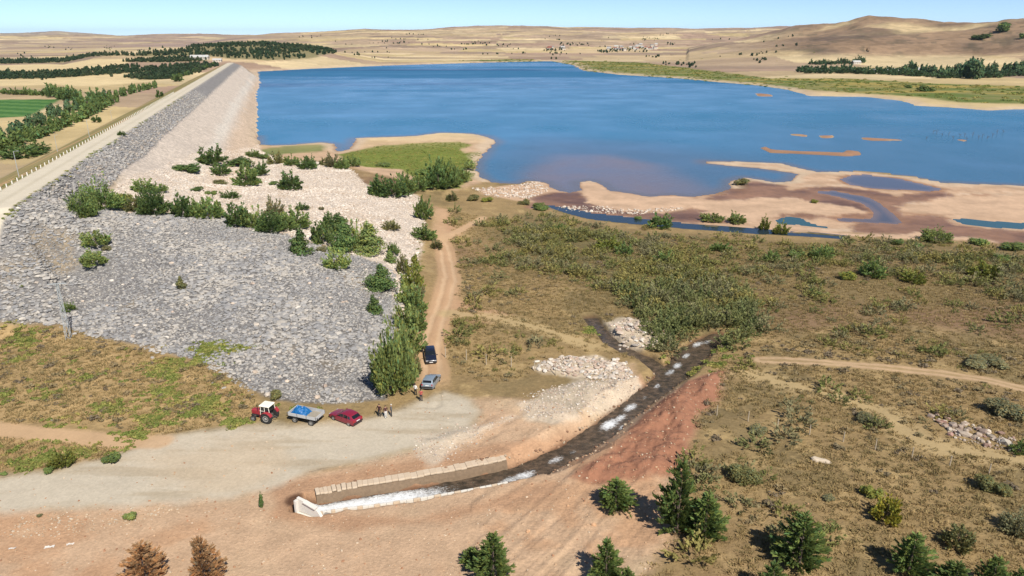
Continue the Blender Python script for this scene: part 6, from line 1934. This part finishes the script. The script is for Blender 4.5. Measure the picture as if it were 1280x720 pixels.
def person(label, px, py, face, shirt, trousers, height=1.72, pose='stand', sleeves='long', hat=None):
    x, y = at(px, py); z = gz(x, y)
    s = height / 1.72
    arm = {'stand': (.06, .02), 'hips': (.20, .16), 'talk': (.08, .22)}[pose]
    J = {'pelvis': ((0, 0, .92), (.155, .115)), 'waist': ((0, 0, 1.06), (.145, .105)), 'chest': ((0, .01, 1.26), (.175, .12)), 'collar': ((0, 0, 1.42), (.11, .085)), 'neck': ((0, .005, 1.49), (.055, .055)),
         'chin': ((0, .02, 1.55), (.072, .082)), 'brow': ((0, .012, 1.64), (.082, .098)), 'crown': ((0, .0, 1.71), (.045, .055))}
    E = [('pelvis', 'waist'), ('waist', 'chest'), ('chest', 'collar'), ('collar', 'neck'), ('neck', 'chin'), ('chin', 'brow'), ('brow', 'crown')]
    for k, sx_ in (('l', 1), ('r', -1)):
        bend = arm if (k == 'l' or pose != 'talk') else (.06, .02)
        J['shoulder' + k] = ((sx_ * .19, 0, 1.39), (.068, .066)); J['elbow' + k] = ((sx_ * (.25 + bend[0] * .6), -.03, 1.11), (.048, .046))
        wx_ = .25 + bend[0] * .2 if pose == 'hips' else .27
        J['wrist' + k] = ((sx_ * wx_, .05 + bend[1] * .8, .88 + bend[1] * .6), (.032, .028)); J['palm' + k] = ((sx_ * wx_, .07 + bend[1] * .9, .80 + bend[1] * .7), (.042, .020))
        J['hip' + k] = ((sx_ * .095, 0, .86), (.098, .10)); J['knee' + k] = ((sx_ * .11, .025 + .03 * sx_, .48), (.062, .064)); J['ankle' + k] = ((sx_ * .115, -.01 + .05 * sx_, .09), (.044, .048)); J['toe' + k] = ((sx_ * .125, .15 + .05 * sx_, .035), (.042, .032))
        E += [('collar', 'shoulder' + k), ('shoulder' + k, 'elbow' + k), ('elbow' + k, 'wrist' + k), ('wrist' + k, 'palm' + k), ('pelvis', 'hip' + k), ('hip' + k, 'knee' + k), ('knee' + k, 'ankle' + k), ('ankle' + k, 'toe' + k)]
    names = list(J)
    me = bpy.data.meshes.new('body_joints')
    me.from_pydata([J[n_][0] for n_ in names], [(names.index(a), names.index(b)) for a, b in E], [])
    tmp = bpy.data.objects.new('body_joints', me); COL.objects.link(tmp)
    sm = tmp.modifiers.new('skin', 'SKIN'); sm.use_smooth_shade = True
    for i, n_ in enumerate(names):
        me.skin_vertices[0].data[i].radius = J[n_][1]; me.skin_vertices[0].data[i].use_root = (n_ == 'pelvis')
    tmp.modifiers.new('sub', 'SUBSURF').levels = 1
    dg = bpy.context.evaluated_depsgraph_get()
    body = bpy.data.meshes.new_from_object(tmp.evaluated_get(dg)); bpy.data.objects.remove(tmp)
    # five fingers on each hand, nose and ears
    bm = bmesh.new(); bm.from_mesh(body)

    def tube(p0, p1, r0, r1, n_=6):
        mb = MB().cyl(p0, p1, r0, r1, n_); vv = [bm.verts.new(p) for p in mb.v]
        for f in mb.f: bm.faces.new([vv[i] for i in f])
    for k, sx_ in (('l', 1), ('r', -1)):
        p = Vector(J['palm' + k][0])
        for i, ln in enumerate((.070, .082, .078, .062)):
            b0 = p + Vector((0, -.03 + i * .020, -.02)); mid = b0 + Vector((0, .01, -ln * .6)); tube(b0, mid, .0095, .0085); tube(mid, mid + Vector((-sx_ * .012, .012, -ln * .5)), .0085, .006)
        tube(p + Vector((0, .035, .02)), p + Vector((-sx_ * .01, .065, -.03)), .011, .008)
        tube((sx_ * .082, .005, 1.60), (sx_ * .095, -.005, 1.63), .02, .012)
    tube((0, .105, 1.63), (0, .125, 1.585), .010, .018)
    bm.to_mesh(body); bm.free()
    body.materials.clear()
    for m_ in (SKIN, shirt, trousers, SHOE): body.materials.append(m_)
    for p in body.polygons:
        c = p.center
        if c.z < .085: k = 3
        elif c.z < .98 and abs(c.x) < .215 and not (c.z > .7 and abs(c.x) > .2): k = 2
        elif c.z > 1.455: k = 0
        elif abs(c.x) > .20 and c.z < (.90 + arm[1] * .6 if sleeves == 'long' else 1.2): k = 0
        else: k = 1
        p.material_index = k; p.use_smooth = True
    o = add('person', body, None, (x, y, z - .012)); o.scale = (s, s, s); o.rotation_euler = (0, 0, face)
    tag(o, label, 'person', 'people standing by the cars')
    hm = MB(); rings = []
    for t in np.linspace(.0, 1, 6):
        a = t * math.pi / 2; r_ = math.cos(a)
        rings.append([(math.cos(q_) * .096 * max(r_, .05), math.sin(q_) * .112 * max(r_, .05) - .012 - .012 * (1 - t), 1.635 + .105 * math.sin(a) + (.015 if math.sin(q_) > .2 else -.05) * (1 - t)) for q_ in np.linspace(0, 6.283, 14, endpoint=False)])
    hm.loft(rings).build('hair' if not hat else 'hat', hat or HAIR, o, 0, True)
    return o


CL = lambda n_, c: plain(n_, c, .9, vary=.15, scale=14)
person('person in a dark jacket and dark trousers, leftmost of the standing three', 474.5, 521, 2.6, CL('maroon_jacket', S(70, 36, 38)), CL('black_trousers', (.018, .018, .02)), 1.75, 'hips')
person('person in a dark red top and white trousers between two others', 482.5, 522.5, -2.6, CL('dark_red_top', S(84, 44, 46)), CL('white_trousers', S(232, 230, 224, .8)), 1.70, 'talk')
person('person in grey with a pale head covering, rightmost of the three', 489.5, 520.5, 1.7, CL('grey_coat', S(110, 110, 112)), CL('charcoal_trousers', (.03, .03, .034)), 1.72, 'stand', hat=CL('pale_cap', S(220, 214, 200)))
person('person in a white shirt and black trousers behind the silver car', 519.5, 494, -.6, CL('white_shirt', S(240, 238, 232, .8)), CL('black_trousers_b', (.016, .016, .018)), 1.74, 'talk')
person('person in a salmon top and dark jeans behind the silver car', 526.5, 501.5, -.2, CL('salmon_top', S(196, 96, 88)), CL('dark_jeans', S(50, 52, 68)), 1.76, 'stand', 'short')

# ------------------------------------------------------------------ lattice pole
GALV = plain('galvanised_steel', S(190, 194, 192, .75), .6, .1, vary=.1)
x, y = at(86, 423); z = gz(x, y)
pole = empty('lattice_pole', (x, y, z), .25)
tag(pole, 'grey lattice power pole with three black insulators on dry grass', 'pole')
PH = 9.0
def cw(t): return .34 * (1 - t) + .12 * t
for sx_ in (-1, 1):
    for sy_ in (-1, 1):
        MB().cyl((sx_ * cw(0), sy_ * cw(0), -.3), (sx_ * cw(1), sy_ * cw(1), PH), .045, .04, 5).build('corner_leg', GALV, pole)
for i in range(13):
    t0, t1 = i / 13, (i + 1) / 13
    a, b_ = cw(t0), cw(t1); s_ = 1 if i % 2 else -1
    MB().cyl((-a * s_, -a, t0 * PH), (b_ * s_, -b_, t1 * PH), .022, .022, 4).cyl((-a * s_, a, t0 * PH), (b_ * s_, b_, t1 * PH), .022, .022, 4).cyl((-a, -a * s_, t0 * PH), (-b_, b_ * s_, t1 * PH), .022, .022, 4).cyl((a, -a * s_, t0 * PH), (b_, b_ * s_, t1 * PH), .022, .022, 4).build('brace', GALV, pole)
arm = MB().box((0, 0, PH), (2.6, .14, .14)).build('crossarm', GALV, pole)
for xx in (-1.2, 0, 1.2):
    MB().cyl((xx, 0, PH + .06), (xx, 0, PH + .16), .03, .03, 6).cyl((xx, 0, PH + .16), (xx, 0, PH + .26), .14, .10, 8).cyl((xx, 0, PH + .26), (xx, 0, PH + .40), .11, .05, 8).build('insulator', BLACK, pole)

# ------------------------------------------------------------------ posts
POSTM = plain('weathered_post', S(206, 190, 164), .9, vary=.2, scale=6)
WHITEP = plain('white_post', S(236, 230, 218, .8), .8, vary=.1)
for grp, look, place, pts in (('fence posts in the dry grass', 'thin post', 'in the fence line right of the stream', [(896, 518), (935, 526), (972, 536), (1012, 543), (1054, 551), (1094, 562), (1140, 571), (1187, 582), (1236, 592)]),
                              ('fence posts near the cars', 'pale fence post', 'in the line right of the parked cars', [(557, 447), (583, 450), (608, 456), (639, 459), (668, 464), (695, 470)])):
    for (a, b_) in pts:
        x, y = at(a, b_); z = gz(x, y); d = depth_at(x, y, z)
        h = 12.5 * d / FPX / .87
        m = MB().cyl((0, 0, -.3), (random.uniform(-.05, .05), random.uniform(-.05, .05), h), .07, .055, 7)
        o = m.build('fence_post', POSTM, None, 0, True, (x, y, z))
        later(o, look, place, 'post', grp, a)
for i in range(88):
    s_ = 152 + i * 3.6
    q_ = dam_pt(s_, -57.0); z = gz(*q_)
    o = MB().box((0, 0, .30), (.22, .22, .9), top=.85).build('marker_post', WHITEP, None, .02, loc=(q_[0], q_[1], z))
    o.rotation_euler = (random.uniform(-.06, .06), random.uniform(-.06, .06), .3)
    later(o, 'white kerb post', 'along the far edge of the dam crest road', 'post', 'white posts along the dam crest', project(q_[0], q_[1], z)[0])
for (a, b_) in [(72, 190), (112, 172), (24, 222), (140, 150)]:
    x, y = at(a, b_); z = gz(x, y)
    o = MB().cyl((0, 0, -.3), (0, 0, 6.5), .10, .06, 8).cyl((0, 0, 6.4), (.9, 0, 6.6), .04, .04, 6).box((1.1, 0, 6.6), (.5, .16, .1)).build('lamp_post', GALV, None, 0, True, (x, y, z))
    later(o, 'thin grey lamp post', 'on the grass bank beyond the dam crest', 'lamp post', 'lamp posts on the grass bank', a)

# ------------------------------------------------------------------ litter
LIT = plain('white_litter', S(226, 220, 210, .75), .7)
for (a, b_, w, look) in [(62, 684, 7, 'crumpled white plastic sheet'), (15, 686, 5, 'pale plastic scrap'), (65, 525, 1.6, 'small white bag'), (88, 680, 5, 'torn white plastic strip')]:
    x, y = at(a, b_); z = gz(x, y); s_ = w * depth_at(x, y, z) / FPX
    rng = np.random.default_rng(int(a))
    n_ = 9
    vs = [((i / (n_ - 1) - .5) * s_ * 1.6 + rng.normal(0, .03), (j / (n_ - 1) - .5) * s_ * (.55 + .2 * math.sin(i)) + rng.normal(0, .03), .03 + abs(rng.normal(0, .05))) for i in range(n_) for j in range(n_)]
    fs = [(i * n_ + j, i * n_ + j + 1, (i + 1) * n_ + j + 1, (i + 1) * n_ + j) for i in range(n_ - 1) for j in range(n_ - 1)]
    o = MB().add(vs, fs).build('litter', LIT, None, loc=(x, y, z)); o.rotation_euler = (0, 0, .2)
    tag(o, {62: 'crumpled white plastic sheet on the soil at lower left', 15: 'pale plastic scrap at the lower left edge', 65: 'small white bag in the weeds left of the gravel road', 88: 'torn white plastic strip right of the crumpled sheet'}[a], 'litter')

# ------------------------------------------------------------------ far buildings
WALLS = [plain('plaster_a', S(222, 212, 196, .7), .9), plain('plaster_b', S(216, 204, 186, .8), .9), plain('plaster_c', S(196, 184, 170, .8), .9)]
ROOFS = [plain('tin_roof', S(214, 212, 206, .7), .6), plain('tile_roof', S(160, 96, 76), .8), plain('grey_roof', S(150, 146, 142), .8)]
WIN = plain('window_glass', (.03, .035, .04), .2)


def house(px, py, L_, W_, h, rz, look, place, group, wall_m, roof_m):
    x, y = at(px, py); z = gz(x, y)
    o = empty('house', (x, y, z), rz)
    MB().box((0, 0, h / 2 - .5), (L_, W_, h + 1)).build('wall', wall_m, o)
    e = .5
    MB().add([(-L_ / 2 - e, -W_ / 2 - e, h - .1), (L_ / 2 + e, -W_ / 2 - e, h - .1), (L_ / 2 + e, W_ / 2 + e, h - .1), (-L_ / 2 - e, W_ / 2 + e, h - .1), (-L_ / 2 - e, 0, h + W_ * .28), (L_ / 2 + e, 0, h + W_ * .28)],
             [(0, 1, 5, 4), (2, 3, 4, 5), (0, 4, 3), (1, 2, 5), (0, 3, 2, 1)]).build('roof', roof_m, o)
    n_ = max(2, int(L_ / 4))
    for i in range(n_):
        MB().box((-L_ / 2 + (i + .5) * L_ / n_, -W_ / 2 - .03, h * .55), (1.1, .1, 1.3)).build('window', WIN, o)
    MB().box((L_ / 2 + .03, 0, 1.0), (.1, 1.2, 2.1)).build('door', WIN, o)
    later(o, look, place, 'house', group, px)


rh = random.Random(3)
for i in range(26):
    a = rh.uniform(752, 822); b_ = 63.5 - (a - 752) * .06 + rh.uniform(-4, 2.5)
    house(a, b_, rh.uniform(8, 13), rh.uniform(7, 9), rh.uniform(3.5, 6.5), rh.uniform(-.4, .4), 'tiny pale house', 'in the village beyond the lake', 'houses of the far village', rh.choice(WALLS[:2]), rh.choice(ROOFS))
for i in range(6):
    a = rh.uniform(685, 706); b_ = 62 + rh.uniform(-2, 1.5)
    house(a, b_, 12, 9, 4.5, rh.uniform(-.3, .3), 'small house', 'left of the far village', 'houses beside the far village', rh.choice(WALLS), rh.choice(ROOFS))
house(250, 74.5, 30, 12, 4.5, .1, 'long white roofed shed', 'at the far end of the dam', 'buildings at the dam end', WALLS[0], ROOFS[0])
house(272, 77.5, 14, 8, 3.5, .1, 'low pale building', 'right of the white roofed shed', 'buildings at the dam end', WALLS[1], ROOFS[0])
for (a, b_, L_) in [(1070, 80, 14), (1098, 92, 18), (1114, 91, 16), (1150, 90, 14)]:
    house(a, b_, L_, 10, 3.6, 0.05, 'long low pale farm building', 'among the trees on the right shore', 'farm buildings on the right shore', WALLS[0], ROOFS[0])

# ------------------------------------------------------------------ air
HZ = plain
hm = bpy.data.materials.new("haze"); hm.use_nodes = True
hnt = hm.node_tree; hnt.nodes.clear()
ho = hnt.nodes.new("ShaderNodeOutputMaterial"); hv = hnt.nodes.new("ShaderNodeVolumePrincipled")
hv.inputs["Color"].default_value = (.74, .90, 1.0, 1); hv.inputs["Density"].default_value = 2.4e-5; hv.inputs["Anisotropy"].default_value = .3
hnt.links.new(hv.outputs[0], ho.inputs["Volume"])
haze = MB().box((0, 12000, 145.5), (64000, 25400, 309)).build('haze', hm, None)
tag(haze, 'thin pale summer haze over the whole valley', 'haze', None, 'stuff')
write_labels()
